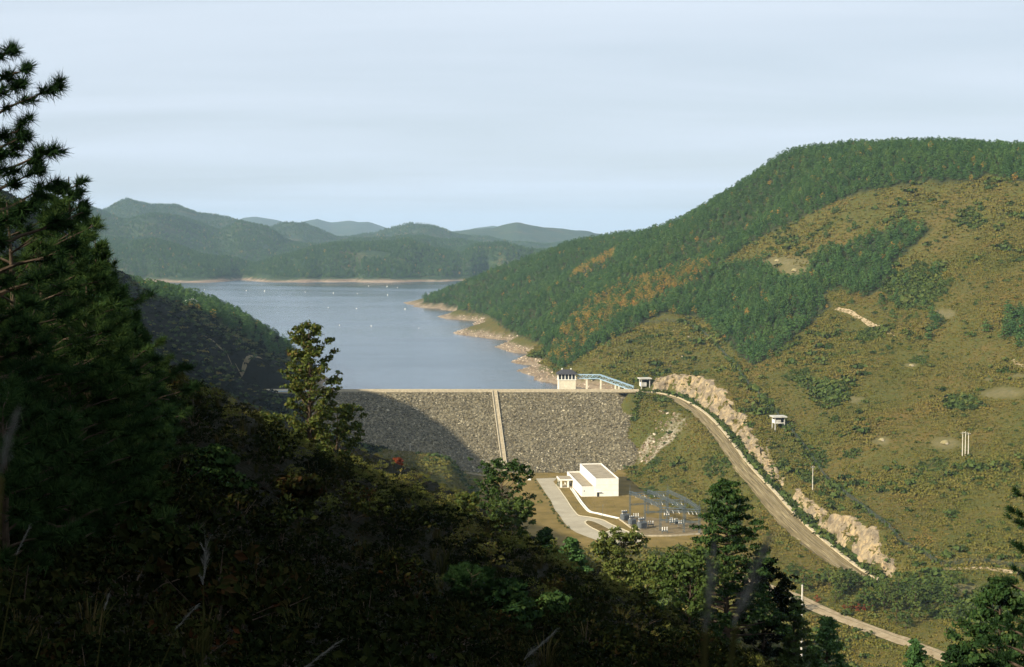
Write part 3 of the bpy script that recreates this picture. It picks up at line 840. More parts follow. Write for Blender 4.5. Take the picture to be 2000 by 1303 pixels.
# rocks laid on the face
def rock_mesh(seed, mat, sub=2):
    import bmesh
    bm = bmesh.new(); bmesh.ops.create_icosphere(bm, subdivisions=sub, radius=0.5)
    r = random.Random(seed); ax = [r.uniform(0.7, 1.25), r.uniform(0.7, 1.2), r.uniform(0.5, 0.85)]
    cuts = [(Vector((r.gauss(0, 1), r.gauss(0, 1), r.gauss(0, 1))).normalized(), r.uniform(0.26, 0.4)) for _ in range(9)]
    for v in bm.verts:
        for nrm, d in cuts:
            e = v.co.dot(nrm) - d
            if e > 0: v.co -= nrm * e
        v.co.x *= ax[0]; v.co.y *= ax[1]; v.co.z *= ax[2]
    me = bpy.data.meshes.new('rock'); bm.to_mesh(me); bm.free(); me.materials.append(mat)
    return me
mb = MatB('loose_rock', 0.9, 0.1)
mb.color(mb.mix(mb.ramp(mb.noise(1.2, 4, 0.6), [(0.4, (0, 0, 0)), (0.7, (0.55, 0.55, 0.55))]), mb.ramp(mb.rand(), [(0.0, (0.062, 0.052, 0.033)), (0.55, (0.130, 0.112, 0.069)), (0.84, (0.22, 0.188, 0.118)), (0.95, (0.34, 0.295, 0.195)), (1.0, (0.50, 0.44, 0.31))]), (0.10, 0.085, 0.055)))
M_rock = mb.m
ROCKS = [source('rock', rock_mesh(s, M_rock, 2 if s % 2 else 1)) for s in range(6)]
n = 20000
t = RNG.random(n); x = -118 + 192 * RNG.random(n)
keep = (np.abs(x - (st_a[0] + (st_b[0] - st_a[0]) * t * 38 / 34.5)) > 1.6)
t, x = t[keep], x[keep]
pts = np.stack([x, DAM_Y - 4.4 - SLOPE * 38 * t, CREST - 0.25 - 38 * t + 0.15 * RNG.random(len(x))], 1)
keep = pts[:, 2] > hz(pts[:, 0], pts[:, 1]) - 0.5
pts = pts[keep]; n = len(pts)
o = scatter('riprap', pts, ROCKS, RNG.integers(0, 6, n), RNG.random(n) * 6.28, 0.55 + 0.95 * RNG.random(n) ** 2.2 + 0.5 * (RNG.random(n) > 0.95), dam, RNG.normal(0, 0.5, (n, 2)))
tag(o, kind='stuff')

# ------------------------------------------------------------------ vegetation: meshes
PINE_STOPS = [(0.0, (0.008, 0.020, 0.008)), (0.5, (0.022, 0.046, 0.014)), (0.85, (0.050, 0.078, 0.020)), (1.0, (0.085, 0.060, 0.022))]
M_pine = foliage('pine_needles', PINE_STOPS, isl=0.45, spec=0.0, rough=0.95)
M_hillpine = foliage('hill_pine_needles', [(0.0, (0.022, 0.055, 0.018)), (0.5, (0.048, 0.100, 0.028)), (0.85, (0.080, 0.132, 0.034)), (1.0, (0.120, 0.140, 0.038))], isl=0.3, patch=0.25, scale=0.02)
M_ochre = foliage('ochre_leaves', [(0.0, (0.10, 0.105, 0.024)), (0.4, (0.22, 0.170, 0.036)), (0.75, (0.31, 0.20, 0.042)), (1.0, (0.32, 0.13, 0.040))], isl=0.3)
M_oak = foliage('oak_leaves', [(0.0, (0.036, 0.060, 0.013)), (0.5, (0.070, 0.094, 0.020)), (0.85, (0.100, 0.108, 0.024)), (1.0, (0.12, 0.080, 0.024))], trans=0.25, isl=0.9)
M_bark = plain('bark', (0.075, 0.055, 0.038), 0.3, 6, 0.95, 0.05, bump=0.5)
M_greyb = plain('pale_bark', (0.20, 0.165, 0.115), 0.3, 6, 0.95, 0.05, bump=0.5)
M_scrub = foliage('scrub_leaves', [(0.0, (0.060, 0.080, 0.014)), (0.3, (0.100, 0.102, 0.020)), (0.55, (0.135, 0.118, 0.027)), (0.8, (0.165, 0.120, 0.033)), (1.0, (0.200, 0.105, 0.034))], isl=0.4, patch=0.55, scale=0.028)
M_shrub = foliage('shrub_leaves', [(0.0, (0.026, 0.048, 0.012)), (0.6, (0.055, 0.080, 0.018)), (1.0, (0.095, 0.100, 0.024))], isl=0.4)
M_under_shade = foliage('undergrowth_leaves_shade', [(0.0, (0.003, 0.005, 0.002)), (0.45, (0.008, 0.012, 0.004)), (0.75, (0.016, 0.019, 0.005)), (0.93, (0.024, 0.015, 0.006)), (1.0, (0.036, 0.012, 0.005))], isl=0.45, spec=0.0, rough=0.95)  # near-black leaf colour: the slope's shade is painted in
M_lit = foliage('olive_shrub_leaves_lit', [(0.0, (0.050, 0.064, 0.013)), (0.5, (0.092, 0.100, 0.020)), (0.85, (0.130, 0.112, 0.026)), (1.0, (0.155, 0.085, 0.028))], trans=0.2, isl=0.5)  # lighter leaf copy for the sunlit band of the near slope
M_red = foliage('red_leaves', [(0.0, (0.12, 0.022, 0.012)), (0.6, (0.20, 0.045, 0.018)), (1.0, (0.21, 0.10, 0.03))], trans=0.2, isl=0.8)
M_blade = foliage('grass_blades', [(0.0, (0.018, 0.024, 0.007)), (0.6, (0.040, 0.038, 0.012)), (1.0, (0.09, 0.066, 0.028))], isl=0.6, spec=0.0, rough=0.95)
M_plume = plain('silver_plume', (0.17, 0.165, 0.145), 0.1, 5, 0.9, 0.05)

def norm(v): return v / (np.linalg.norm(v, axis=-1, keepdims=True) + 1e-9)
def leaf_quads(cen, rad, per, size, rng, flat=1.0, out=1.0, aspect=0.6):
    "leaves on the outside of clumps: quads facing outward with jitter"
    n = len(cen); d = norm(rng.normal(size=(n, per, 3))); d[..., 2] = np.abs(d[..., 2]) * 0.75 + d[..., 2] * 0.25
    r = np.asarray(rad).reshape(-1, 1, 1) * (0.55 + 0.5 * rng.random((n, per, 1)))
    p = cen[:, None] + d * r * np.array([1, 1, flat])
    nn = norm(d * out + rng.normal(size=d.shape) * 0.55)
    u = norm(np.cross(nn, rng.normal(size=d.shape))); v = np.cross(nn, u)
    s = size * (0.6 + 0.8 * rng.random((n, per, 1)))
    q = np.stack([p - u * s, p - v * s * aspect + nn * s * 0.15, p + u * s, p + v * s * aspect + nn * s * 0.15], 2).reshape(-1, 3)
    return q, np.arange(len(q)).reshape(-1, 4)
def needle_tufts(cen, dirs, per, length, width, rng, spread=0.75):
    n = len(cen)
    d = norm(dirs[:, None] * 0.7 + np.array([0, 0, 0.25]) + rng.normal(size=(n, per, 3)) * spread)
    L = length * (0.6 + 0.6 * rng.random((n, per, 1)))
    base = cen[:, None] + dirs[:, None] * L * (rng.random((n, per, 1)) - 0.7) * 0.8
    w = norm(np.cross(d, rng.normal(size=d.shape))) * width
    v = np.stack([base - w, base + w, base + d * L], 2).reshape(-1, 3)
    return v, np.arange(len(v)).reshape(-1, 3)

def crown_mesh(name, V, Fc, mat): return npmesh(name, V, Fc, mat)

# --- trees of the hillside woods (seen 5 to 25 pixels tall)
def wood_tree(seed, kind):
    r = np.random.default_rng(seed); H = r.uniform(5.6, 7.6)
    R = H * (0.34 if kind == 'pine' else 0.38)
    c, rad = [], []
    nlev = 6 if kind == 'pine' else 5
    for i in range(nlev):
        t = i / (nlev - 1); z = H * (0.22 + 0.72 * t)
        rr = R * ((1 - t) ** 0.75 * 0.85 + 0.12) if kind == 'pine' and seed % 5 < 2 else R * math.sin(math.pi * (0.30 + 0.58 * t)) * 0.88 if kind == 'pine' else R * math.sin(math.pi * (0.22 + 0.70 * t)) * 0.9
        k = max(1, int(5 * rr / R + 0.7))
        for j in range(k):
            a = 6.28 * (j + r.random()) / k
            q = rr * (0.65 if k > 1 else 0.1) * r.uniform(0.75, 1.15)
            c.append((q * math.cos(a), q * math.sin(a), z + r.normal() * 0.25)); rad.append(r.uniform(0.75, 1.1) * (0.55 + 0.55 * (1 - t)))
    V, Fq = leaf_quads(np.array(c), rad, 12, 0.34, r, 0.75)
    b = MB(); b.tube([(0, 0, -0.6), (0.05, 0, H * 0.45), (0, 0.05, H * 0.85)], [0.13, 0.09, 0.03], 5)
    return V, Fq, b
M_list = {'pine': M_hillpine, 'broad': M_ochre}
WOOD, WOOD_SRC = {}, {}
for kind in ('pine', 'broad'):
    WOOD[kind], WOOD_SRC[kind] = [], []
    for s in range(5):
        V, Fq, tb = wood_tree(100 + s + (50 if kind == 'broad' else 0), kind)
        cm = crown_mesh('crown', V, Fq, M_list[kind]); tm = tb.mesh('trunk', M_bark)
        WOOD[kind].append((cm, tm))
        both = npmesh('wood_tree', V, Fq, M_list[kind])
        WOOD_SRC[kind].append(source('wood_tree', both))
# low tufts of the scrub
def tuft(seed, mat, n=7, rad=0.42, size=0.30, per=3, flat=0.9):
    r = np.random.default_rng(seed)
    c = np.stack([r.normal(0, 0.38, n), r.normal(0, 0.38, n), 0.18 + 0.35 * r.random(n)], 1)
    V, Fq = leaf_quads(c, np.full(n, rad), per, size, r, flat)
    return source('scrub_tuft', npmesh('scrub_tuft', V, Fq, mat))
TUFTS = [tuft(200 + i, M_scrub) for i in range(4)] + [tuft(210 + i, M_shrub, 9, 0.55, 0.32, 4, 1.0) for i in range(2)] + [tuft(220 + i, (M_under_shade, M_shrub)[i], 9, 0.5, 0.32, 4, 1.0) for i in range(2)]  # last pair darker: abutment shade put into the leaf colour

def jitter_grid(x0, x1, y0, y1, s, rng):
    gx, gy = np.meshgrid(np.arange(x0, x1, s), np.arange(y0, y1, s))
    gx = gx + (rng.random(gx.shape) - 0.5) * s * 0.95; gy = gy + (rng.random(gx.shape) - 0.5) * s * 0.95
    return gx.ravel(), gy.ravel()

# --- woods on the right hill and the left spur
RW = np.random.default_rng(11)
pts = []
for (x0, x1, y0, y1, s) in ((-60, 420, 700, 1300, 3.7), (-170, 430, 1300, 2200, 5.2), (-420, -90, 880, 1300, 4.2)):
    gx, gy = jitter_grid(x0, x1, y0, y1, s, RW); gz = hz(gx, gy)
    px, py = proj(gx, gy, gz)
    jx, jy = px + RW.normal(0, 4, len(px)), py + RW.normal(0, 3, len(px))
    ok = ((in_poly(jx, jy, FOREST) & (gx > -170)) | (in_poly(jx, jy, SPURWOOD) & (gx < -90))) & (gz > 5.0) & (px > -60) & (px < 2080)
    pts.append(np.stack([gx, gy, gz, px, py], 1)[ok])
wood = np.vstack(pts)
# scattered trees outside the stands
def clump(px, py, n, sx, sy, near=400):
    out = []
    for _ in range(n):
        g = G(px + RW.normal(0, sx), py + RW.normal(0, sy), near); q = proj(*g); out.append((*g, *q))
    return np.array(out)
wood = np.vstack([wood, clump(1985, 655, 26, 18, 16), clump(1990, 640, 12, 12, 20), clump(1680, 575, 14, 22, 6), clump(1770, 600, 10, 40, 22), clump(1820, 640, 9, 14, 10), clump(1640, 460, 16, 60, 22), clump(1780, 560, 6, 40, 14)])
is_ochre = (in_poly(wood[:, 3], wood[:, 4], OCHRE) & (RW.random(len(wood)) < 0.62)) | (in_poly(wood[:, 3], wood[:, 4], BROWN2) & (RW.random(len(wood)) < 0.7)) | (RW.random(len(wood)) < 0.035)
gap = fbm(wood[:, 0] / 26, wood[:, 1] / 34, 3, 27) < -0.62
wood, is_ochre = wood[~gap], is_ochre[~gap]
thin = in_poly(wood[:, 3], wood[:, 4], BROWN2) & (RW.random(len(wood)) < 0.35)
wood, is_ochre = wood[~thin], is_ochre[~thin]
order = np.argsort(wood[:, 1]); wood, is_ochre = wood[order], is_ochre[order]
wscale = 0.48 + 0.75 * RW.random(len(wood)); wscale = np.where(wood[:, 1] > 1300, wscale * 1.12, wscale)
wrot = RW.random(len(wood)) * 6.28; wvar = RW.integers(0, 5, len(wood))
def put_tree(name, mc, mt, loc, rz, s, label, cat, group=None):
    e = tag(empty(name, loc, rz), label, cat, group); e.scale = (s * 1.12, s * 1.12, s * 0.92)
    link('trunk', mt, e); link('crown', mc, e); return e
N_IND = 290
cnt = {'pine': 0, 'broad': 0}; rest = np.ones(len(wood), bool)
for i in range(len(wood)):
    kind = 'broad' if is_ochre[i] else 'pine'
    if cnt[kind] >= (N_IND if kind == 'pine' else 60): continue
    if not (0 < wood[i, 3] < 2000): continue
    cnt[kind] += 1; rest[i] = False
    left = wood[i, 0] < -80
    if kind == 'pine':
        lab, gr = (('dark green pine of the wood on the lakeside spur', 'pines on the lakeside spur') if left else ('young green pine of the plantation on the sunny hillside', 'pines of the hillside plantation'))
        put_tree('pine_tree', *WOOD[kind][wvar[i]], wood[i, :3], wrot[i], wscale[i], lab, 'pine tree', gr)
    else:
        lab, gr = (('ochre leaved tree among the pines of the lakeside spur', 'ochre trees on the lakeside spur') if left else ('ochre autumn tree among the hillside pines', 'autumn trees among the hillside pines'))
        put_tree('autumn_tree', *WOOD[kind][wvar[i]], wood[i, :3], wrot[i], wscale[i] * 0.85, lab, 'tree', gr)
src = WOOD_SRC['pine'] + WOOD_SRC['broad']
w2 = wood[rest]
o = scatter('hillside_forest', w2[:, :3], src, np.where(is_ochre[rest], 5, 0) + wvar[rest], wrot[rest], (wscale[rest] * np.where(is_ochre[rest], 0.85, 1.0))[:, None] * np.array([1.15, 1.15, 0.88]))
tag(o, 'dense green pine wood covering the upper hillside above the lake', 'forest', kind='stuff')

# --- woods on the hills across the lake
RF = np.random.default_rng(12)
n = 70000
fu = RF.uniform(120, 1280, n); fy = 3000 + 3000 * RF.random(n) ** 1.2
iu = (fu - U[0]) / 9.0; j = np.clip(np.searchsorted(Yb, fy) - 1, 0, len(Yb) - 2)
i0 = iu.astype(int); tu = iu - i0; ty = (fy - Yb[j]) / (Yb[j + 1] - Yb[j])
Z = FV[..., 2]
fz = (Z[j, i0] * (1 - tu) + Z[j, i0 + 1] * tu) * (1 - ty) + (Z[j + 1, i0] * (1 - tu) + Z[j + 1, i0 + 1] * tu) * ty
fx = (fu - 1000) / F_PX * fy
keep = (fz > 8.5) & (fbm(fx / 120, fy / 160, 3, 88) < 0.42)
fx, fy, fz = fx[keep], fy[keep], fz[keep]; n = len(fx)
oc = RF.random(n) < 0.015
o = scatter('lakeside_forest', np.stack([fx, fy, fz - 0.4], 1), src, np.where(oc, 5, 0) + RF.integers(0, 5, n), RF.random(n) * 6.28, np.stack([*(lambda s: (s * 1.25, s * 1.25, s))(0.8 + 0.6 * RF.random(n))], 1))
tag(o, 'hazy green woods on the rounded hills across the lake', 'forest', kind='stuff')

# --- scrub on the open slopes
RS = np.random.default_rng(13)
def open_ground(gx, gy):
    gz = hz(gx, gy); px, py = proj(gx, gy, gz)
    ok = (px > -80) & (px < 2100) & (py < 1400)
    ok &= ~(in_poly(px, py, FOREST) & (gx > -150) & (gy > 700))
    dcut, acut, scut = poly_dist(gx, gy, ROAD)
    ok &= dcut > np.where(scut > 0, 6.1, np.interp(acut, [0, 10, 22, 34, 46, 58, 68, 80], [5.6, 5.6, 6.0, 6.8, 8.0, 10.0, 10.5, 8.0]) - 3.9)
    ok &= ~((scut > 0) & (dcut > 7.6) & (dcut < 11.5) & (acut > 6) & (acut < 79.5) & ~((acut > 44) & (acut < 48)))
    ok &= poly_dist(gx, gy, VALLEY_ROAD)[0] > 4.0
    ok &= poly_dist(gx, gy, SHADE_ROAD)[0] > 3.8
    ok &= ~in_poly(gx, gy, PADPOLY)
    ok &= ~((gy > 716) & (gy < 850) & (gx < np.interp(gy, [735, 765, 800, 830], [56, 63, 73, 66])) & (gx > np.interp(gy, [735, 765, 800, 830], [-54, -82, -118, -110])))
    ok &= ~((gy > 812) & (gz < 4.4))
    for ppx, ppy, rx, ry in PATCH: ok &= ~((np.hypot((px - ppx) / rx, (py - ppy) / ry) < 0.95) & (gx > 60) & (gy > 300))
    ok &= ~((np.abs(gx + 138) < 22) & (np.abs(gy - 806) < 14))
    return gz, px, py, ok
acc = []
for (x0, x1, y0, y1, s) in ((40, 300, 380, 860, 1.35), (100, 420, 860, 1150, 2.4), (10, 100, 860, 1150, 2.2), (-320, -60, 560, 1000, 3.0), (-80, 45, 380, 720, 2.2), (60, 260, 260, 380, 2.4), (300, 420, 600, 860, 2.4)):
    gx, gy = jitter_grid(x0, x1, y0, y1, s, RS); gz, px, py, ok = open_ground(gx, gy)
    sc = np.full(len(gx), s / 1.35) ** 0.7
    acc.append(np.stack([gx, gy, gz, px, py, sc], 1)[ok])
sc_ = np.vstack(acc); n = len(sc_)
green = (fbm(sc_[:, 0] / 22, sc_[:, 1] / 30, 3, 15) > 0.40) | (RS.random(n) < 0.03)
gully = np.zeros(n, bool)
for px, py, sx, sy in ((1620, 770, 42, 30), (1570, 750, 22, 14), (1880, 790, 40, 14), (1790, 570, 70, 40), (1700, 1120, 60, 30), (1820, 1150, 80, 40), (1420, 1000, 30, 60), (1930, 1180, 70, 50)):
    gully |= np.exp(-(((sc_[:, 3] - px) / sx) ** 2 + ((sc_[:, 4] - py) / sy) ** 2)) > 0.35 + 0.6 * RS.random(n)
dfe = poly_dist(sc_[:, 0], sc_[:, 1], FENCE)[0]
gully |= (dfe < 1.2) & (RS.random(n) < 0.35)
drd, ard, srd = poly_dist(sc_[:, 0], sc_[:, 1], ROAD)
gully |= (srd > 0) & (drd < 7.7) & (ard > 5) & (ard < 79)
green |= gully
idx = np.where(green, 4 + RS.integers(0, 2, n), RS.integers(0, 4, n))
idx = np.where((sc_[:, 0] < -62) & (sc_[:, 1] > 500) & (RS.random(n) < 0.85), 6 + RS.integers(0, 2, n), idx)  # left abutment gets the tufts coloured dark for its shade
fld = fbm(sc_[:, 0] / 18, sc_[:, 1] / 26, 4, 29)
big = (RS.random(n) < 0.006 + 0.018 * (fld > 0.25)) & (sc_[:, 0] > 40) & (drd > 9.5)
idx = np.where(big, 4 + RS.integers(0, 2, n), idx)
size = sc_[:, 5] * np.where(big, 1.7 + 0.9 * RS.random(n), 1.0) * (0.98 + 0.7 * np.clip(fld, -0.5, 0.5)) * (0.6 + 0.85 * RS.random(n)) * np.where(green, 1.25, 1.0) * np.where(gully, 1.5, 1.0)
kp = RS.random(n) > 0.08 + 0.22 * (fld < -0.25)
sc_, idx, size = sc_[kp], idx[kp], size[kp]; n = len(sc_)
o = scatter('scrub', sc_[:, :3] - [0, 0, 0.1], TUFTS, idx, RS.random(n) * 6.28, np.stack([size, size, size * 0.9], 1))
tag(o, 'olive and brown scrub covering the open hillside', 'scrub', kind='stuff')
print('counts', len(wood), len(fx), n)

# loose pale stones on the shore, the outcrop and the slope above the crest
acc = []
for poly, k, zlim in ((OUTCROP, 260, None), ([(1150, 700), (1250, 650), (1340, 640), (1380, 690), (1290, 725)], 60, None)):
    a = np.array(poly)
    while k > 0:
        q = (RS.uniform(a[:, 0].min(), a[:, 0].max()), RS.uniform(a[:, 1].min(), a[:, 1].max()))
        if not in_poly(np.array([q[0]]), np.array([q[1]]), poly)[0]: continue
        k -= 1; acc.append(G(q[0], q[1], 500))
gx = RS.uniform(-80, 70, 60000); gy = RS.uniform(815, 2100, 60000); gz = hz(gx, gy)
ok = (gz > -0.5) & (gz < 4.6) & (gx > -60 + 0 * gy) & (proj(gx, gy, gz)[0] > 800)
acc = np.vstack([np.array(acc), np.stack([gx, gy, gz], 1)[ok]]); n = len(acc)
M_shore = foliage('shore_rock', [(0, (0.13, 0.095, 0.065)), (0.6, (0.27, 0.205, 0.14)), (1, (0.48, 0.40, 0.30))], rough=0.9, isl=0.0)
SH_ROCK = [source('rock', rock_mesh(s, M_shore, 1)) for s in range(20, 24)]
o = scatter('shore_rubble', acc - [0, 0, 0.1], SH_ROCK, RS.integers(0, 4, n), RS.random(n) * 6.28, 0.5 + 2.4 * RS.random(n) ** 4, None, RS.normal(0, 0.4, (n, 2)))
tag(o, 'pale broken rock along the bare shore of the lake', 'rocks', kind='stuff')

# --- near slope: undergrowth
def bush(seed, mat, R=0.7, H=0.9, nc=26, per=14, size=0.055):
    r = np.random.default_rng(seed)
    a = r.random(nc) * 6.28; q = R * np.sqrt(r.random(nc)); z = H * (0.25 + 0.75 * r.random(nc)) * (1 - 0.5 * (q / R) ** 2)
    c = np.stack([q * np.cos(a), q * np.sin(a), z], 1)
    V, Fq = leaf_quads(c, 0.12 + 0.12 * r.random(nc), per, size, r, 0.8)
    b = MB()
    for i in range(0, nc, 3): b.tube([(0, 0, -0.1), c[i] * [0.5, 0.5, 0.6], c[i]], [0.012, 0.009, 0.004], 3, False)
    tv = np.vstack(b.v); tf = [f for f in b.f]
    n0 = len(V); me = bpy.data.meshes.new('shrub')
    allF = Fq.tolist() + [tuple(i + n0 for i in f) for f in tf]
    me.from_pydata(np.vstack([V, tv]).tolist(), [], allF); me.materials.append(mat); me.materials.append(M_bark)
    me.polygons.foreach_set('material_index', [0] * len(Fq) + [1] * len(tf)); me.update()
    return me
def grass_clump(seed, mat, n=46, H=0.75, spread=0.3, w=0.011):
    r = np.random.default_rng(seed); V, Fc = [], []
    for i in range(n):
        a = r.random() * 6.28; q = spread * math.sqrt(r.random()); h = H * r.uniform(0.55, 1.1); lean = r.uniform(0.15, 0.6) * h; d = np.array([math.cos(a), math.sin(a), 0])
        p0 = d * q * 0.4; p1 = p0 + d * lean * 0.35 + np.array([0, 0, h * 0.6]); p2 = p0 + d * lean + np.array([0, 0, h]) * r.uniform(0.85, 1)
        s = np.array([-d[1], d[0], 0]) * w; k = len(V)
        V += [p0 - s, p0 + s, p1 + s * 0.8, p1 - s * 0.8, p2]; Fc += [(k, k + 1, k + 2, k + 3), (k + 3, k + 2, k + 4)]
    me = bpy.data.meshes.new('grass_clump'); me.from_pydata(np.array(V).tolist(), [], Fc); me.materials.append(mat); me.update(); return me
BUSH_D = [bush(300 + i, M_under_shade) for i in range(4)]
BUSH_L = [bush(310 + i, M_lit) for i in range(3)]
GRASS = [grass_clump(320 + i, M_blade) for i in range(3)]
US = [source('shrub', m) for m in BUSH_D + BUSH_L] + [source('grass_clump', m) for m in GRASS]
RU = np.random.default_rng(14)
acc = []
for (x0, x1, y0, y1, s) in ((-8, 8, 3.5, 14, 0.55), (-30, 30, 14, 60, 0.95), (-60, 50, 60, 130, 1.0), (-90, 60, 130, 330, 1.9)):
    gx, gy = jitter_grid(x0, x1, y0, y1, s, RU); gz = hz(gx, gy); px, py = proj(gx, gy, gz)
    ok = (px > -250) & (px < 2250) & (np.hypot(gx, gy) > 3.2)
    ok &= ~((gx > 14) & (gy > 60) & (px > 1560) & (gy < 130))
    low = ~((gy < 60) | (proj(gx, gy, gz + 0.9)[1] > np.interp(px, [200, 330, 480, 560, 640, 720, 800, 900, 960, 1050, 1100, 1200, 1300], [740, 772, 798, 836, 868, 886, 918, 966, 992, 1050, 1068, 1110, 1150])))
    acc.append(np.stack([gx, gy, gz, np.full(len(gx), {0.55: 0.6, 0.95: 0.8, 1.0: 0.62, 1.9: 0.8}[s]) * np.where(low, 0.55, 1.0)], 1)[ok])
ua = np.vstack(acc); n = len(ua)
sunny = sstep(45, 85, ua[:, 1]) * 0.62  # share of lit-coloured bushes; the rest carry painted shade
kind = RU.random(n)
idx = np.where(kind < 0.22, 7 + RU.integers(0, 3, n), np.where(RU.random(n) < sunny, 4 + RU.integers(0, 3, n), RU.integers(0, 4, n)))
size = ua[:, 3] * (0.55 + 0.5 * RU.random(n) + 1.1 * RU.random(n) ** 5) * (1 + 0.45 * fbm(ua[:, 0] / 5, ua[:, 1] / 7, 2, 19)); size = np.where(ua[:, 1] < 14, np.minimum(size, 0.6), size)
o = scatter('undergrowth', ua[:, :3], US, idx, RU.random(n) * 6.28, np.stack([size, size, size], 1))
tag(o, 'dark tangled undergrowth on the shaded slope in the foreground', 'undergrowth', kind='stuff')

# ------------------------------------------------------------------ vegetation: near trees, one by one
def branchy(seed, H, R, base=0.12, nb=34, up=0.25, shape='cone', twigs=7, crook=0.06, drop=0.0):
    "trunk with limbs; returns the limb mesh, twig end points and twig directions"
    r = np.random.default_rng(seed); b = MB()
    tz = np.linspace(-0.4, H, 9)
    tx = np.cumsum(r.normal(0, crook * H / 9, 9)); ty = np.cumsum(r.normal(0, crook * H / 9, 9)); tx -= tx[0]; ty -= ty[0]
    r0 = 0.018 * H + 0.03
    b.tube(np.stack([tx, ty, tz], 1), np.linspace(r0, 0.012, 9), 7)
    C, D = [], []
    for i in range(nb):
        t = base + (0.97 - base) * ((i + r.random()) / nb)
        if shape == 'cone': L = R * (1 - t) ** 0.8 * (1 + base) + 0.12
        elif shape == 'oval': L = R * max(0.25, math.sin(math.pi * min(1, (t - base) / (1 - base) * 0.86 + 0.12)) ** 0.7)
        else: L = R * (0.45 + 0.65 * math.sin(math.pi * min(1, (t - base) / (1 - base) * 0.9 + 0.1)))
        L *= r.uniform(0.65, 1.2)
        a = i * 2.4 + r.normal(0, 0.4); z0 = t * H
        p0 = np.array([np.interp(z0, tz, tx), np.interp(z0, tz, ty), z0])
        d = np.array([math.cos(a), math.sin(a), 0])
        rise = up * (0.5 + t) if shape != 'oval' else up * (1.2 - 0.3 * t)
        pl = [p0 + d * L * s + np.array([0, 0, L * (rise * s - drop * s * s)]) + r.normal(0, 0.03 * L, 3) * (s > 0) for s in (0, 0.35, 0.7, 1.0)]
        b.tube(pl, [r0 * 0.38 * (1 - 0.7 * t), r0 * 0.27 * (1 - 0.7 * t), 0.012, 0.006], 4, False)
        pl = np.array(pl)
        for j in range(max(2, int(twigs * (0.4 + 0.6 * L / R)))):
            s = 0.28 + 0.72 * r.random() if j else 1.0
            q = np.array([np.interp(s, (0, 0.35, 0.7, 1), pl[:, k]) for k in range(3)])
            sd = d * 0.7 + np.array([-d[1], d[0], 0]) * r.uniform(-1, 1) + np.array([0, 0, r.uniform(-0.1, 0.55)])
            sd = norm(sd); ln = L * 0.30 * r.random() * (0.6 + 0.4 * (1 - s)) + 0.05
            e = q + sd * ln
            if ln > 0.25: b.tube([q, e], [0.008, 0.004], 3, False)
            C.append(e); D.append(sd)
    return b, np.array(C), np.array(D)
TREES = {}
def near_tree(key, name, label, cat, px, top_py, Y, R, style, seed, mat=None, group=None, base=0.1, H=None, nb=None, lean=0.0, bark=None):
    x = (px - 1000) / F_PX * Y
    zt = P(px, top_py, Y)[2]; zg = float(hz(x, Y)); H = H or max(1.2, zt - zg)
    z0 = zt - H
    r = np.random.default_rng(seed)
    if style == 'pine':
        b, C, D = branchy(seed, H, R, base, nb or int(22 + 5 * H), 0.35, 'round', 10)
        V, Fc = needle_tufts(C, D, 110, 0.19, 0.0065, r, 0.95)
    elif style == 'dense':
        b, C, D = branchy(seed, H, R, base, nb or int(36 + 9 * H), 0.45, 'cone', 9, 0.03)
        V, Fc = needle_tufts(C, norm(D + [0, 0, 0.5]), 60, 0.22, 0.013, r, 0.6)
    elif style == 'fir':
        b, C, D = branchy(seed, H, R, base, nb or int(26 + 5 * H), 0.25, 'cone', 10, 0.02)
        V, Fc = leaf_quads(C, np.full(len(C), 0.20 + 0.012 * H), 22, 0.105, r, 0.6, 0.7, 0.5)
    else:
        H *= 0.93
        b, C, D = branchy(seed, H, R, base, nb or int(18 + 3 * H), 0.75, 'oval', 9, 0.05)
        V, Fc = leaf_quads(C, np.full(len(C), 0.20 + 0.012 * H), 20, 0.105, r, 0.85, 0.7, 0.6)
    mat = mat or {'pine': M_pine, 'dense': M_pine, 'fir': M_pine, 'broad': M_oak}[style]
    e = tag(empty(name, (x, Y, z0), 0), label, cat, group)
    b.build('trunk', bark or M_bark, e)
    link('crown', crown_mesh('crown', V, Fc, mat), e)
    return e
T = near_tree
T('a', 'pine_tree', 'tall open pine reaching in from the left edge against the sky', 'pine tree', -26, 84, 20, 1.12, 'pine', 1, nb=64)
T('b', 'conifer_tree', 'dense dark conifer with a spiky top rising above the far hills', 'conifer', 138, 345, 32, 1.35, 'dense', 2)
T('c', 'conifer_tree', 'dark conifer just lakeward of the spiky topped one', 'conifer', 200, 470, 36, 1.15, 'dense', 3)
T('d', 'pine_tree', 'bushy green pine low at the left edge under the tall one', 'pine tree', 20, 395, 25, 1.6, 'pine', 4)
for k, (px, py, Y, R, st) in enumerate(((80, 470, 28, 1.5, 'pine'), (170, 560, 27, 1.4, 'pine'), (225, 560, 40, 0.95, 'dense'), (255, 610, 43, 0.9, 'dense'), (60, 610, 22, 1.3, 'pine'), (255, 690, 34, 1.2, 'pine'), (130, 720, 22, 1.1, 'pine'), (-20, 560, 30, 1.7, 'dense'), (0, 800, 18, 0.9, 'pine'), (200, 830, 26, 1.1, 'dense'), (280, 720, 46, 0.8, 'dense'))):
    T('e%d' % k, 'pine_tree', ('open pine between the tall pine and the spiky dark conifer', 'pine in the heart of the thicket below the spiky conifer', 'dark conifer on the lakeward edge above the shaded spur', 'conifer on the lakeward edge beside the far shore', 'pine low against the left edge under the bushy one', 'pine at the outer foot of the thicket above the lit shrubs', 'small pine inside the foot of the thicket', 'dense conifer cut by the left edge behind the bushy pine', 'lowest pine in the dark corner at the left edge', 'dense conifer low in the thicket just above the dark slope', 'narrow conifer standing outermost where the thicket meets the spur')[k], 'pine tree', px, py, Y, R, st, 20 + k, group='pines of the left thicket')
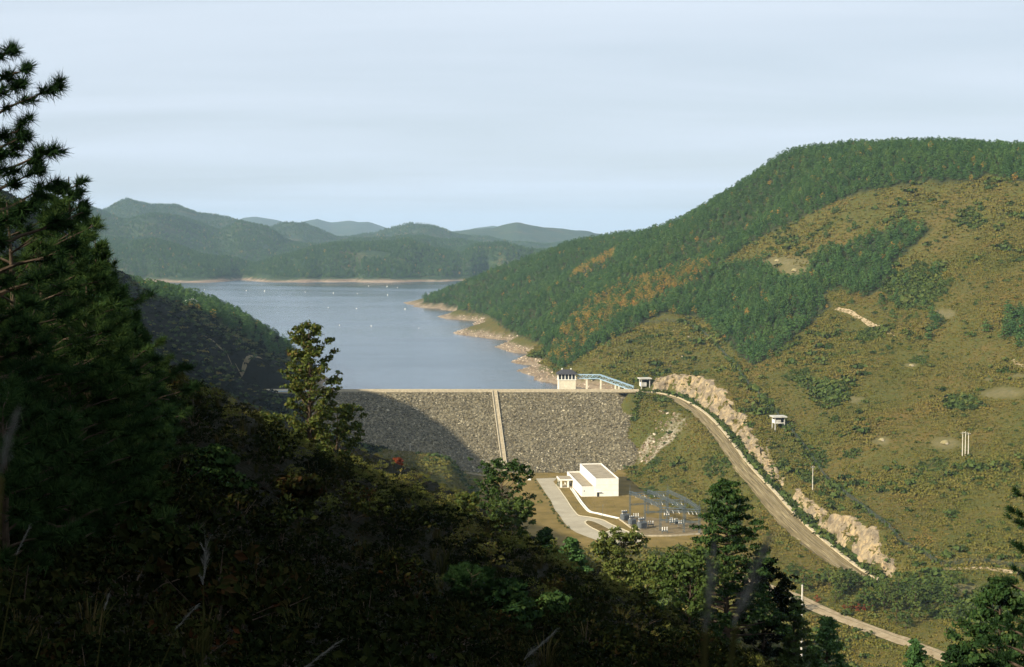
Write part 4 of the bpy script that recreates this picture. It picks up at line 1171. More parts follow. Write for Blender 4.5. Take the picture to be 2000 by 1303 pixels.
T('f', 'oak_tree', 'slender sunlit oak standing alone against the lake', 'oak tree', 604, 612, 89, 1.55, 'broad', 5, base=0.04, nb=64)
T('f2', 'oak_tree', 'low young oak at the foot of the sunlit oak', 'oak tree', 655, 790, 92, 1.6, 'broad', 6)
T('f3', 'oak_tree', 'small bushy oak left of the sunlit oak before the spillway', 'oak tree', 528, 812, 95, 0.8, 'broad', 7)
T('g', 'pine_tree', 'dark pine overlapping the foot of the dam stair', 'pine tree', 985, 900, 118, 2.6, 'broad', 8, M_pine, nb=44)
T('g2', 'leafy_tree', 'leafy dark tree on the slope below the pine at the dam stair', 'tree', 1000, 985, 112, 2.0, 'broad', 9, M_shrub, nb=40)
T('g3', 'sapling', 'thin yellow green sapling standing in the dark slope', 'sapling', 908, 962, 108, 0.8, 'broad', 10)
T('h1', 'fir_tree', 'small dark fir whose tip stands against the dry lawn', 'fir tree', 1066, 1034, 100, 0.9, 'fir', 11)
T('h2', 'fir_tree', 'pale green fir whose tip stands against the concrete drive', 'fir tree', 1116, 1052, 96, 1.0, 'fir', 12, M_hillpine)
T('h3', 'bushy_tree', 'green bushy tree hiding the end of the concrete drive', 'tree', 1212, 1036, 90, 1.6, 'broad', 13, M_shrub, nb=36)
T('i1', 'tree', 'tall dark tree standing before the substation yard', 'tree', 1428, 934, 78, 3.3, 'fir', 14, base=0.05, nb=110)
T('i2', 'tree', 'broad dark tree to the right of the tall dark one', 'tree', 1500, 1085, 80, 1.5, 'broad', 15, M_under_shade, nb=44)
T('i3', 'tree', 'dark tree crowding the left side of the tall dark one', 'tree', 1350, 1085, 74, 1.7, 'broad', 16, M_shrub, nb=36)
T('i4', 'tree', 'low green tree at the bottom between two dark trees', 'tree', 1270, 1100, 86, 1.5, 'broad', 17, M_shrub)
T('k1', 'fir_tree', 'small sunlit fir below the tall white pole', 'fir tree', 1625, 1205, 85, 1.3, 'fir', 18, M_hillpine)
T('k2', 'fir_tree', 'dark little fir just left of the tall white pole', 'fir tree', 1560, 1170, 82, 1.3, 'fir', 19, M_shrub)
T('k3', 'fir_tree', 'tiny sharp fir at the edge of the pale valley road', 'fir tree', 1802, 1252, 78, 0.8, 'fir', 32, M_hillpine)
T('l1', 'pine_tree', 'dark pine leaning in from the right edge of the picture', 'pine tree', 2035, 880, 40, 1.45, 'dense', 33, M_pine, H=9.0, nb=46)
T('l2', 'tree', 'broad dark tree in the lower right corner', 'tree', 1965, 1128, 52, 2.1, 'fir', 34, nb=70)
T('l3', 'fir_tree', 'dark fir tip at the bottom of the pale valley road', 'fir tree', 1890, 1262, 55, 0.95, 'fir', 35)
T('r1', 'red_shrub', 'small scarlet shrub glowing on the dark slope', 'shrub', 880, 1008, 108, 0.55, 'broad', 36, M_red, H=1.2)
T('r2', 'red_shrub', 'crimson shrub beside the shaded road under the dam', 'shrub', 776, 896, 185, 0.6, 'broad', 37, M_red, H=1.6)

RQ = np.random.default_rng(44)
for k in range(34):
    Yq = RQ.uniform(42, 90); px = RQ.uniform(380, 1150); x = (px - 1000) / F_PX * Yq
    zg = float(hz(x, Yq)); hq = RQ.uniform(0.8, 1.6) * (0.6 + Yq / 90)
    topy = proj(x, Yq, zg + hq)[1]
    if topy < 930 + 0.42 * (px - 600): continue
    T('s%d' % k, 'sapling', 'dark leafy sapling half lost in the shaded slope', 'sapling', px, float(topy), Yq, 0.35 * hq + 0.2, ('broad', 'fir', 'broad', 'pine')[k % 4], 700 + k, (M_under_shade, M_pine, M_shrub, M_pine)[k % 4], 'saplings on the shaded slope', H=hq)
# trees and red shrubs of the valley floor, by the pale road
VAL = [wood_tree(400 + i, 'broad') for i in range(4)]
VALM = [(crown_mesh('crown', V, Fq, M_shrub), tb.mesh('trunk', M_bark)) for V, Fq, tb in VAL]
RV = np.random.default_rng(15)
for k in range(70):
    if k < 50: px, py = RV.uniform(1470, 1770), 0; py = 1150 + (px - 1480) * 0.13 + RV.normal(0, 20)
    else: px = RV.uniform(1740, 1960); py = 1200 + RV.normal(0, 22)
    g = G(px, py, 330)
    if poly_dist(g[0], g[1], VALLEY_ROAD)[0] < 6.5 or poly_dist(g[0], g[1], ROAD[:-8])[0] < 7: continue
    put_tree('valley_tree', *VALM[k % 4], g, RV.random() * 6.28, RV.uniform(0.8, 1.45), 'rounded dark green tree of the belt beside the pale valley road', 'tree', 'trees beside the valley road')
for k in range(14):
    px, py = RV.uniform(1240, 1400), RV.uniform(1075, 1110); g = G(px, py, 330)
    put_tree('valley_tree', *VALM[k % 4], g, RV.random() * 6.28, RV.uniform(0.4, 0.7), 'low green tree on the bank below the substation', 'tree', 'low trees below the substation')
REDM = [(crown_mesh('crown', V, Fq, M_red), tb.mesh('trunk', M_bark)) for V, Fq, tb in VAL[:1]]
for k, px in enumerate((1650, 1663, 1676, 1688, 1699, 1596)):
    g = G(px, 1196 if px > 1600 else 1180, 330)
    put_tree('red_shrub', *REDM[0], g, k * 1.3, RV.uniform(0.42, 0.6), 'red autumn shrub at the edge of the pale valley road', 'shrub', 'red shrubs by the valley road')

# silver grass near the camera
def plume_grass(name, label, px, py, Y, size, lean, seed):
    "a tall grass stem with a feathery seed head; px, py is the middle of the head"
    r = np.random.default_rng(seed); top = P(px, py, Y); zg = float(hz(top[0], top[1])); h = top[2] - zg
    e = tag(empty(name, (top[0], top[1], zg)), label, 'grass', 'silver grass near the camera')
    b = MB(); b.tube([(-lean * 0.5, 0, 0), (-lean * 0.22, 0, h * 0.6), (-lean * size * 0.4, 0, h - size * 0.5)], [0.006, 0.005, 0.003], 5); b.build('stem', M_blade, e)
    V, Fc = [], []
    for i in range(64):
        t = r.random(); p0 = np.array([lean * size * (t - 0.5), 0, h + size * (t - 0.5)])
        d = norm(np.array([lean * 0.9 + r.normal(0, 0.22), r.normal(0, 0.25), 1.0])); L = size * r.uniform(0.25, 0.5)
        w = norm(np.cross(d, r.normal(size=3))) * size * 0.006; k = len(V)
        m = p0 + d * L * 0.6; tip = p0 + d * L + np.array([lean * 0.25 * L, 0, -0.1 * L])
        V += [p0 - w, p0 + w, m + w, m - w, tip]; Fc += [(k, k + 1, k + 2, k + 3), (k + 3, k + 2, k + 4)]
    me = bpy.data.meshes.new('plume'); me.from_pydata(np.array(V).tolist(), [], Fc); me.materials.append(M_plume); me.update(); link('plume', me, e)
    for k in range(5):
        a = r.random() * 6.28; b = MB(); d = np.array([math.cos(a), math.sin(a), 0])
        b.tube([(0, 0, 0), d * 0.12 + [0, 0, h * 0.35], d * 0.35 + [0, 0, h * 0.5]], [0.006, 0.005, 0.001], 3); b.build('blade', M_blade, e)
for args in (('silver plume standing upright in the dark slope', 400, 1105, 8.5, 0.24, 0.1), ('silver plume bending at the left edge', 42, 1062, 8.0, 0.14, 0.5), ('small silver plume low in the dark slope', 208, 1178, 9.0, 0.10, 0.3),
             ('faint silver plume leaning right beside the upright one', 362, 1208, 8.5, 0.14, 0.9), ('drooping pale plume at the very bottom', 622, 1284, 6.5, 0.13, 1.3), ('drooping pale plume at the bottom below the drive', 1050, 1265, 7.5, 0.15, 1.1),
             ('large blurred plume close to the lens before the dark tree', 1385, 1165, 1.5, 0.08, 0.1), ('second blurred plume close to the lens, leaning right', 1462, 1150, 1.45, 0.08, 0.4), ('pale blurred plume close to the lens at the left edge', 12, 880, 1.3, 0.05, 0.3)):
    plume_grass('silver_grass', *args, 500 + int(args[1]))

# ------------------------------------------------------------------ buildings and works
M_white = plain('white_wall', (0.80, 0.77, 0.68), 0.05, 0.6, 0.85, 0.15)
M_cream = plain('cream_wall', (0.66, 0.60, 0.45), 0.08, 0.7, 0.85, 0.15)
M_roofg = m_road('gravel_roof', (0.24, 0.20, 0.14), (0.32, 0.27, 0.19), (0.40, 0.34, 0.25), 0.25)
M_dark = plain('dark_opening', (0.02, 0.022, 0.025), 0.1, 2, 0.4, 0.4)
M_steel = plain('galvanised_steel', (0.085, 0.105, 0.11), 0.15, 2, 0.7, 0.2, 0.0)
M_blue = plain('blue_grey_paint', (0.30, 0.42, 0.50), 0.12, 1.5, 0.6, 0.3)
M_bluet = plain('transformer_blue', (0.10, 0.112, 0.12), 0.15, 2, 0.5, 0.4)
M_porc = plain('porcelain', (0.72, 0.70, 0.64), 0.1, 2, 0.35, 0.5)
M_slate = plain('slate_tile', (0.06, 0.06, 0.065), 0.2, 3, 0.95, 0.05)
M_pole = plain('pole_concrete', (0.58, 0.54, 0.45), 0.12, 1, 0.85, 0.1)
M_glass = plain('window_glass', (0.03, 0.04, 0.05), 0.2, 1, 0.1, 0.5)
M_drive = m_road('drive_concrete', (0.30, 0.26, 0.185), (0.37, 0.325, 0.235), (0.43, 0.38, 0.28), 0.12)
M_kerb = plain('kerb_stone', (0.55, 0.48, 0.32), 0.1, 1, 0.85, 0.1)
M_channel = plain('white_channel', (0.66, 0.66, 0.60), 0.1, 1, 0.8, 0.1)
M_yard = m_road('yard_gravel', (0.14, 0.105, 0.055), (0.19, 0.145, 0.08), (0.24, 0.19, 0.115), 0.5)

def Zm(X, Y, z=PAD): return PZ(1000 + X / 5.263, 890 + Y / 5.263, z)

# powerhouse
o0 = PZ(1163.4, 970, PAD); ph = tag(empty('powerhouse', o0, math.radians(6.7)), 'flat roofed white powerhouse with a lower wing at the foot of the dam', 'building')
W_, L_, H_ = 10.8, 45.0, 8.3
def shell(name, x0, x1, y0, y1, h, par, roof, mat):
    b = MB(); t = 0.3
    b.box(x0, x1, y0, y0 + t, -0.6, h); b.box(x0, x1, y1 - t, y1, -0.6, h)
    b.box(x0, x0 + t, y0 + t, y1 - t, -0.6, h); b.box(x1 - t, x1, y0 + t, y1 - t, -0.6, h)
    w = b.build(name, mat, ph)
    b = MB(); b.box(x0 + t + 0.002, x1 - t - 0.002, y0 + t + 0.002, y1 - t - 0.002, h - 0.7, h - 0.35); b.build(roof, M_roofg, ph)
    b = MB(); c = 0.06
    b.box(x0 - c, x1 + c, y0 - c, y0 + t + c, h + 0.002, h + 0.14); b.box(x0 - c, x1 + c, y1 - t - c, y1 + c, h + 0.002, h + 0.14)
    b.box(x0 - c, x0 + t + c, y0 + t + c + 0.002, y1 - t - c - 0.002, h + 0.002, h + 0.14); b.box(x1 - t - c, x1 + c, y0 + t + c + 0.002, y1 - t - c - 0.002, h + 0.002, h + 0.14)
    b.build(par, M_white, ph); return w
hw = shell('hall_wall', 0, W_, 0, L_, H_, 'parapet', 'roof', M_white)
aw = shell('wing_wall', -6.6, -0.05, 0.4, L_ - 1, 4.6, 'parapet', 'roof', M_white)
for z in (2.8, 5.4):
    b = MB(); b.box(0.1, W_ - 0.1, -0.05, 0.0, z, z + 0.09); b.build('wall_band', M_cream, hw)
b = MB(); b.box(0.45, 2.3, -0.9, 0, 2.15, 2.35); b.build('door_hood', M_white, ph)
b = MB(); b.box(0.6, 1.7, -0.04, 0.02, -0.1, 2.0); dr_ = b.build('door', M_dark, ph)
b = MB(); b.box(1.5, 1.6, -0.12, -0.04, 0.9, 1.1); b.build('handle', M_steel, dr_)
b = MB(); b.box(-5.6, -5.1, 0.34, 0.42, 2.4, 2.9); b.build('vent', M_dark, ph)
# entrance canopy
b = MB(); b.box(-13.2, -6.65, 25, 35, 3.5, 4.1); b.build('canopy', M_white, ph)
b = MB(); b.box(-12.9, -6.9, 25.3, 34.7, 4.105, 4.2); b.build('roof', M_roofg, ph)
for cx in (-12.7, -9.3):
    for cy_ in (25.4, 34.0):
        b = MB(); b.box(cx, cx + 0.7, cy_, cy_ + 0.7, -0.4, 3.5); b.build('column', M_white, ph)
b = MB(); b.box(-6.72, -6.6, 28, 32, -0.3, 2.8); b.build('door', M_glass, ph)
b = MB(); b.box(-13.4, -6.7, 24.6, 35.4, -0.6, 0.14); b.build('step', M_conc, ph)

# drive with kerb, island and drain
DL = [(245, 235), (290, 300), (340, 380), (400, 462), (440, 555), (485, 610), (530, 680), (580, 740), (660, 790), (760, 830), (930, 890), (1080, 960)]
DR = [(1330, 880), (1230, 800), (1110, 745), (1010, 700), (930, 660), (800, 632), (690, 615), (650, 580), (610, 530), (560, 450), (525, 400), (490, 350), (450, 300), (425, 265), (470, 228)]
b = MB(); pl = [Zm(*p) + [0, 0, 0.04] for p in DL + DR]; b.add(pl, [tuple(range(len(pl)))[::-1]]); b.build('concrete_drive', M_drive)
tag(bpy.data.objects['concrete_drive'], kind='structure')
kl = smooth_line(np.array([Zm(*p) for p in DR[::-1][2:]]), 5)
tag(ribbon_solid(kl, 0.35, 0.17, 0.0).build('drive_kerb', M_kerb), 'pale kerb along the powerhouse side of the concrete drive', 'kerb')
isl = smooth_line(np.array([Zm(*p) for p in ((745, 680), (775, 666), (830, 676), (890, 700), (960, 735), (1015, 768), (985, 790), (930, 795), (870, 768), (800, 732), (757, 702), (745, 680))]), 4)[:-1]
ie = tag(empty('planted_island', isl.mean(0)), 'almond shaped planted island in the concrete drive', 'island')
c = isl.mean(0); loc = isl - c
b = MB(); n = len(loc); b.add(np.vstack([loc + [0, 0, 0.05], loc + [0, 0, 0.2], loc * [0.9, 0.9, 1] + [0, 0, 0.2]]), [(i, (i + 1) % n, n + (i + 1) % n, n + i) for i in range(n)] + [(n + i, n + (i + 1) % n, 2 * n + (i + 1) % n, 2 * n + i) for i in range(n)]); b.build('kerb', M_kerb, ie)
M_turf = m_road('dry_turf', (0.10, 0.075, 0.026), (0.15, 0.105, 0.038), (0.19, 0.13, 0.05), 0.3)
b = MB(); b.add(loc * [0.9, 0.9, 1] + [0, 0, 0.19], [tuple(range(n))]); b.build('turf', M_turf, ie)
dl_ = smooth_line(np.array([Zm(*p) for p in ((610, 338), (650, 395), (690, 455), (735, 515), (795, 576), (880, 598), (980, 622), (1095, 648))]), 5)
dch = tag(empty('drain_channel', (0, 0, 0)), 'white concrete drain channel bending round the powerhouse lawn', 'channel')
ribbon_solid(offset(dl_, 0.55), 0.22, 0.4, 0.0).build('channel_wall', M_channel, dch); ribbon_solid(offset(dl_, -0.55), 0.22, 0.4, 0.0).build('channel_wall', M_channel, dch)
link('channel_bed', quads('channel_bed', ribbon(dl_, 0.88, 0.06, 3), M_channel), dch)
# clipped shrubs along the drive and by the entrance
CL = [bush(600 + i, M_shrub, 0.5, 0.8, 20, 12, 0.10) for i in range(2)]
el = smooth_line(np.array([Zm(*p) for p in DL[:9]]), 5); el = offset(el, -1.3)
for i in range(2, len(el) - 4, 2):
    o = link('clipped_shrub', CL[i % 2]); o.location = el[i] + np.array([RNG.normal(0, .3), RNG.normal(0, .5), 0]); s = RNG.uniform(0.8, 1.5); o.scale = (s, s, s); o.rotation_euler = (0, 0, i)
    tag(o, 'small dark clipped shrub in the row along the concrete drive', 'shrub', 'clipped shrubs along the drive')
V, Fq, tb = wood_tree(640, 'pine')
g = Zm(487, 322); e = put_tree('cypress', crown_mesh('crown', V, Fq, M_pine), tb.mesh('trunk', M_bark), g, 0, 0.62, 'dark cone shaped cypress beside the powerhouse entrance', 'tree')

# lamp post and white valve cap on the lawn
g = Zm(177, 250); e = tag(empty('lamp_post', g), 'white lamp post on a square base at the foot of the dam', 'lamp post')
b = MB(); b.box(-0.9, 0.9, -0.9, 0.9, -0.2, 0.55); b.build('base', M_white, e)
b = MB(); b.tube([(0, 0, 0.5), (0, 0, 5.0)], [0.24, 0.16], 8); b.build('post', M_white, e)
b = MB(); b.tube([(0, 0, 4.8), (0, 0, 5.0), (0, 0, 5.3), (0, 0, 5.5)], [0.15, 0.42, 0.42, 0.1], 8); b.build('lamp_head', M_white, e)
g = Zm(237, 222); e = tag(empty('lamp_post', g), 'thin grey lamp post just right of the white one', 'lamp post')
b = MB(); b.tube([(0, 0, 0), (0, 0, 5)], [0.09, 0.06], 6); b.build('post', M_steel, e); b = MB(); b.box(-0.1, 0.6, -0.12, 0.12, 4.9, 5.05); b.build('lamp_head', M_steel, e)
g = Zm(63, 282); e = tag(empty('valve_chamber', g), 'round white valve chamber at the edge of the lawn', 'chamber')
b = MB(); b.tube([(0, 0, -0.2), (0, 0, 1.1), (0, 0, 1.5), (0, 0, 1.7)], [1.15, 1.15, 0.85, 0.2], 14); b.build('drum', M_white, e)
b = MB(); b.tube([(0, 0, 1.68), (0, 0, 1.95)], [0.35, 0.35], 10); b.build('hatch', M_conc, e)
g = Zm(930, 640); e = tag(empty('lamp_post', g), 'thin lamp post beside the drain channel before the substation', 'lamp post')
b = MB(); b.tube([(0, 0, 0), (0, 0, 5.6)], [0.09, 0.05], 6); b.build('post', M_steel, e); b = MB(); b.box(-0.1, 0.5, -0.1, 0.1, 5.5, 5.65); b.build('lamp_head', M_steel, e)

# substation
yard = [Zm(1100, 650), Zm(1215, 610), Zm(1950, 700), Zm(1960, 815), Zm(1350, 835)]
b = MB(); b.add([p + [0, 0, 0.05] for p in yard], [(0, 1, 2, 3, 4)]); b.build('substation_yard', M_yard); tag(bpy.data.objects['substation_yard'], kind='structure')
yl = np.array([Zm(1100, 655), Zm(1220, 745), Zm(1345, 832), Zm(1650, 830), Zm(1930, 812)])
tag(ribbon_solid(yl, 0.4, 0.7, -0.1).build('yard_wall', M_conc), 'low concrete wall round the near side of the substation yard', 'wall')
sub = tag(empty('switchyard_gantry', (0, 0, 0)), 'grey steel lattice gantry standing over the substation yard', 'gantry')
rows = [[Zm(1212, 612), Zm(1365, 688), Zm(1525, 772)], [Zm(1400, 600), Zm(1590, 690), Zm(1765, 790)], [Zm(1600, 600), Zm(1780, 690), Zm(1925, 800)]]
def lattice(b, a, c, w, n, bar=0.14):
    a, c = np.asarray(a, float), np.asarray(c, float); d = norm(c - a)
    u = norm(np.cross(d, (0, 0, 1) if abs(d[2]) < 0.9 else (1, 0, 0))); v = np.cross(u, d)
    cor = [(i * u + j * v) * w / 2 for i, j in ((-1, -1), (1, -1), (1, 1), (-1, 1))]
    for q in cor: b.bar(a + q, c + q, bar)
    for k in range(n):
        p, q = a + (c - a) * k / n, a + (c - a) * (k + 1) / n
        for i in range(4):
            s, t = (cor[i], cor[(i + 1) % 4]) if k % 2 else (cor[(i + 1) % 4], cor[i])
            b.bar(p + s, q + t, bar * 0.7)
HG = 10.5
for i, row in enumerate(rows):
    for j, p in enumerate(row):
        h = HG + (3.0 if (i + j) % 2 == 0 else 0.4)
        b = MB(); lattice(b, p, p + [0, 0, HG], 0.62, 9); b.tube([p + [0, 0, HG], p + [0, 0, h]], [0.14, 0.04], 5); b.build('column', M_steel, sub)
def insul(p, drop, lean):
    b = MB(); n = 5; d = norm(np.array([lean, 0, -1.0]))
    pts, rr = [], []
    for k in range(n):
        pts += [p + d * drop * (k / n), p + d * drop * ((k + 0.5) / n)]; rr += [0.07, 0.2]
    pts.append(p + d * drop); rr.append(0.05)
    b.tube(pts, rr, 6); b.build('insulator_string', M_porc, sub)
for i in range(3):
    for j in range(2):
        b = MB(); lattice(b, rows[i][j] + [0, 0, HG - 0.4], rows[i][j + 1] + [0, 0, HG - 0.4], 1.0, 8, 0.14); b.build('beam', M_steel, sub)
for i in range(2):
    for j in range(3):
        b = MB(); a, c = rows[i][j] + [0, 0, HG - 1.2], rows[i + 1][j] + [0, 0, HG - 1.2]; lattice(b, a, c, 1.0, 8, 0.14); b.build('beam', M_steel, sub)
        for t in (0.25, 0.5, 0.75): insul(a + (c - a) * t - [0, 0, 0.4], 1.5, 0.5)
        if j < 2:
            b = MB()
            for t in (0.25, 0.5, 0.75):
                p, q = a + (c - a) * t, rows[i][j + 1] + [0, 0, HG - 1.2] + (rows[i + 1][j + 1] - rows[i][j + 1]) * t
                m_ = (p + q) / 2 - [0, 0, 0.7]; b.tube([p - [0, 0, 1.7], m_ - [0, 0, 1.2], q - [0, 0, 1.7]], 0.03, 4)
            b.build('conductor', M_steel, sub)
        b = MB(); lattice(b, rows[i][j] + [0, 0, 4.6], rows[i + 1][j] + [0, 0, 4.6], 0.5, 6, 0.10); b.build('beam', M_steel, sub)
def transformer(p, s, rz, label):
    e = tag(empty('transformer', p, rz), label, 'transformer', 'transformers of the substation'); e.scale = (s, s, s)
    b = MB(); b.box(-1.6, 1.6, -1.0, 1.0, -0.2, 0.35); b.build('plinth', M_conc, e)
    b = MB(); b.box(-1.4, 1.4, -0.8, 0.8, 0.355, 2.5); b.build('tank', M_bluet, e)
    for sy in (-1, 1):
        b = MB()
        for k in range(7): b.box(-1.2 + k * 0.38, -1.05 + k * 0.38, min(sy * 0.81, sy * 1.35), max(sy * 0.81, sy * 1.35), 0.6, 2.3)
        b.build('radiator', M_bluet, e)
    b = MB(); b.tube([(-1.2, 0, 3.3), (1.0, 0, 3.3)], [0.36, 0.36], 10); b.build('conservator', M_bluet, e)
    for k in range(3):
        b = MB(); x = -0.9 + k * 0.9; b.tube([(x, 0.35, 2.5), (x, 0.38, 2.8), (x, 0.42, 3.1), (x, 0.46, 3.5), (x, 0.5, 3.9)], [0.16, 0.22, 0.14, 0.18, 0.06], 8); b.build('bushing', M_porc, e)
transformer(Zm(1160, 668), 1.15, 0.5, 'grey blue transformer at the corner of the substation yard nearest the powerhouse')
transformer(Zm(1235, 712), 1.0, 0.5, 'middle one of the three large grey blue transformers')
transformer(Zm(1335, 752), 1.2, 0.5, 'grey blue transformer at the near end of the row of three')
def breaker(p, rz, label):
    e = tag(empty('circuit_breaker', p, rz), label, 'circuit breaker', 'circuit breakers of the substation')
    b = MB(); b.box(-1.3, 1.3, -0.3, 0.3, 0.9, 1.2)
    for x in (-1.1, 1.1): b.box(x - 0.1, x + 0.1, -0.12, 0.12, -0.2, 0.9)
    b.build('frame', M_steel, e)
    for x in (-1.0, 0, 1.0):
        b = MB(); b.tube([(x, 0, 1.2), (x, 0, 1.4), (x, 0, 1.9), (x, 0, 2.4), (x, 0, 2.7)], [0.14, 0.24, 0.18, 0.24, 0.08], 8); b.build('porcelain_column', M_porc, e)
for k, (q, lab) in enumerate(((( 1275, 655), 'white porcelain breaker behind the transformer nearest the powerhouse'), ((1425, 735), 'white porcelain breaker right of the row of transformers'), ((1570, 800), 'white porcelain breaker at the near wall of the yard'), ((1650, 712), 'white porcelain breaker under the middle of the gantry'), ((1740, 725), 'white porcelain breaker under the far right of the gantry'), ((1590, 640), 'white porcelain breaker at the back of the yard'))):
    breaker(Zm(*q), 0.2, lab)
for q, w_ in (((1640, 690), 'left'), ((1690, 700), 'right')):
    transformer(Zm(*q), 0.6, 0.1, 'small grey blue transformer under the gantry, %s one of the pair' % w_)

# intake tower at the dam crest
T_Y = 816.0
tw = tag(empty('intake_tower', (P(1089.5, 740, T_Y)[0], T_Y, -6)), 'cream intake tower with a dark tiled roof behind the dam crest', 'tower')
zb = 6 - 6
wd = (1124.7 - 1089.5) / F_PX * T_Y; z_e = P(1100, 731.5, T_Y)[2] + 6; z_w0 = P(1100, 742.5, T_Y)[2] + 6; z_r = P(1100, 723, T_Y)[2] + 6
b = MB(); b.box(0, wd, 0, 8, -8, z_w0); b.build('shaft', M_cream, tw)
for k in range(1, 5):
    b = MB(); z = z_w0 - k * 1.15; b.box(0.55, wd - 0.05, -0.05, -0.002, z, z + 0.1); b.build('wall_band', M_conc, tw)
b = MB(); b.box(-0.05, 0.9, -0.12, 0, -8, z_w0); b.build('pilaster', M_white, tw)
b = MB(); b.box(-0.3, wd + 0.3, -0.35, 8.3, z_w0 + 0.003, z_w0 + 0.35); b.build('ledge', M_white, tw)
b = MB(); b.box(0.6, wd - 0.6, 0.5, 7.5, z_w0 + 0.353, z_e); b.build('lantern', M_glass, tw)
for k in range(6):
    x = 0.05 + k * (wd - 0.5) / 5
    b = MB(); b.box(x, x + 0.42, -0.02, 0.4, z_w0 + 0.353, z_e); b.build('mullion', M_white, tw)
for k in range(4):
    y = 1.6 + k * 2.0
    for x in (0.0, wd - 0.42):
        b = MB(); b.box(x, x + 0.42, y, y + 0.4, z_w0 + 0.353, z_e); b.build('mullion', M_white, tw)
ov = 0.9
b = MB()
b.add([(-ov, -ov, z_e), (wd + ov, -ov, z_e), (wd + ov, 8 + ov, z_e), (-ov, 8 + ov, z_e), (-ov, -ov, z_e + 0.25), (wd + ov, -ov, z_e + 0.25), (wd + ov, 8 + ov, z_e + 0.25), (-ov, 8 + ov, z_e + 0.25),
       (2.4, 3.2, z_r), (wd - 2.4, 3.2, z_r), (wd - 2.4, 4.8, z_r), (2.4, 4.8, z_r)],
      [(3, 2, 1, 0), (0, 1, 5, 4), (1, 2, 6, 5), (2, 3, 7, 6), (3, 0, 4, 7), (4, 5, 9, 8), (5, 6, 10, 9), (6, 7, 11, 10), (7, 4, 8, 11), (8, 9, 10, 11)])
rf = b.build('roof', M_slate, tw)
for x in (2.6, wd - 2.6):
    b = MB(); b.tube([(x, 4, z_r - 0.1), (x, 4, z_r + 0.5), (x, 4, z_r + 0.8)], [0.3, 0.4, 0.1], 7); b.build('finial', M_white, rf)

# lattice footbridge from the tower to the crest
fb = tag(empty('footbridge', (0, 0, 0)), 'blue grey lattice footbridge sloping from the intake tower to the bank', 'bridge')
A, B, C = P(1128, 739, T_Y + 3), P(1170, 739.5, T_Y + 1), P(1237, 763, DAM_Y + 6)
for nm, a, c, n in (('flat_span', A, B, 7), ('sloping_span', B, C, 11)):
    for sy in (-1.2, 1.2):
        b = MB(); o = np.array([0, sy, 0])
        for z in (0.0, 2.2): b.bar(a + o + [0, 0, z], c + o + [0, 0, z], 0.34)
        for k in range(n):
            p, q = a + (c - a) * k / n + o, a + (c - a) * (k + 1) / n + o
            b.bar(p, p + [0, 0, 2.2], 0.14); b.bar(p + [0, 0, 2.2 * (k % 2)], q + [0, 0, 2.2 * ((k + 1) % 2)], 0.16)
        b.bar(c + o, c + o + [0, 0, 2.2], 0.14); b.build('truss', M_blue, fb)
    b = MB(); b.bar(a + [0, 0, -0.12], c + [0, 0, -0.12], 2.2, 0.2); b.build('deck', M_blue, fb)
    if nm == 'sloping_span':
        b = MB(); b.bar(a + [0, 0, 2.45], c + [0, 0, 2.45], 2.9, 0.12); b.build('cover', M_blue, fb)
for t, m_ in ((0.05, M_cream), (0.48, M_cream), (0.58, M_cream), (0.75, M_cream)):
    p = B + (C - B) * t; b = MB(); b.box(p[0] - 0.4, p[0] + 0.4, p[1] - 1.2, p[1] + 1.2, -3, p[2] - 0.25); b.build('pier', m_, fb)
p = P(1146, 740, T_Y + 2); b = MB(); b.box(p[0] - 0.5, p[0] + 0.5, p[1] - 1, p[1] + 1, -6, p[2] - 0.25); b.build('pier', M_cream, fb)

# flat roofed shelters: at the road head and on the hillside
M_hut = plain('weathered_white', (0.50, 0.48, 0.42), 0.2, 1.2, 0.85, 0.1)
def shelter(name, label, base, w, dpt, h, leg, s=1.0):
    e = tag(empty(name, base, 0.15), label, 'hut')
    b = MB(); b.box(-w / 2 - 0.9, w / 2 + 0.9, -dpt / 2 - 0.9, dpt / 2 + 0.9, leg + h, leg + h + 0.55); b.build('roof', M_hut, e)
    for x in (-w / 2 + 0.2, w / 2 - 0.2):
        for y in (-dpt / 2 + 0.2, dpt / 2 - 0.2):
            b = MB(); b.box(x - 0.2, x + 0.2, y - 0.2, y + 0.2, -1.5, leg + h - 0.002); b.build('post', M_hut, e)
    if leg > 0:
        b = MB(); b.box(-w / 2, w / 2, -dpt / 2, dpt / 2, leg - 0.25, leg); b.build('floor_slab', M_white, e)
    z = leg + 0.003
    b = MB(); b.box(-w / 2 + 0.42, w / 2 - 2.0, -dpt / 2 + 0.1, -dpt / 2 + 0.3, z, leg + h * 0.55); b.build('front_wall', M_hut, e)
    b = MB(); b.box(-w / 2 + 0.1, -w / 2 + 0.3, -dpt / 2 + 0.42, dpt / 2 - 0.42, z, leg + h * 0.55); b.build('side_wall', M_white, e)
    b = MB(); b.box(w / 2 - 0.3, w / 2 - 0.1, -dpt / 2 + 0.42, dpt / 2 - 0.42, z, leg + h - 0.004); b.build('side_wall', M_slate, e)
    b = MB(); b.box(-w / 2 + 0.42, w / 2 - 0.42, dpt / 2 - 0.3, dpt / 2 - 0.1, z, leg + h - 0.004); b.build('back_wall', M_slate, e)
    return e
g = P(1259, 764, DAM_Y + 6); g[2] = hz(g[0], g[1]) + 0.1
shelter('guard_hut', 'white guard hut with a flat overhanging roof at the end of the dam crest', g, 5.2, 4.5, 4.2, 0.0)
g = G(1520, 840, 300)
e = shelter('watch_post', 'white watch post on legs among the hillside scrub', g, 5.0, 4.5, 2.6, 3.3)
b = MB(); b.bar((1.2, -2.4, 3.2), (3.2, -3.4, 0.0), 0.6, 0.12); b.build('ladder', M_steel, e)

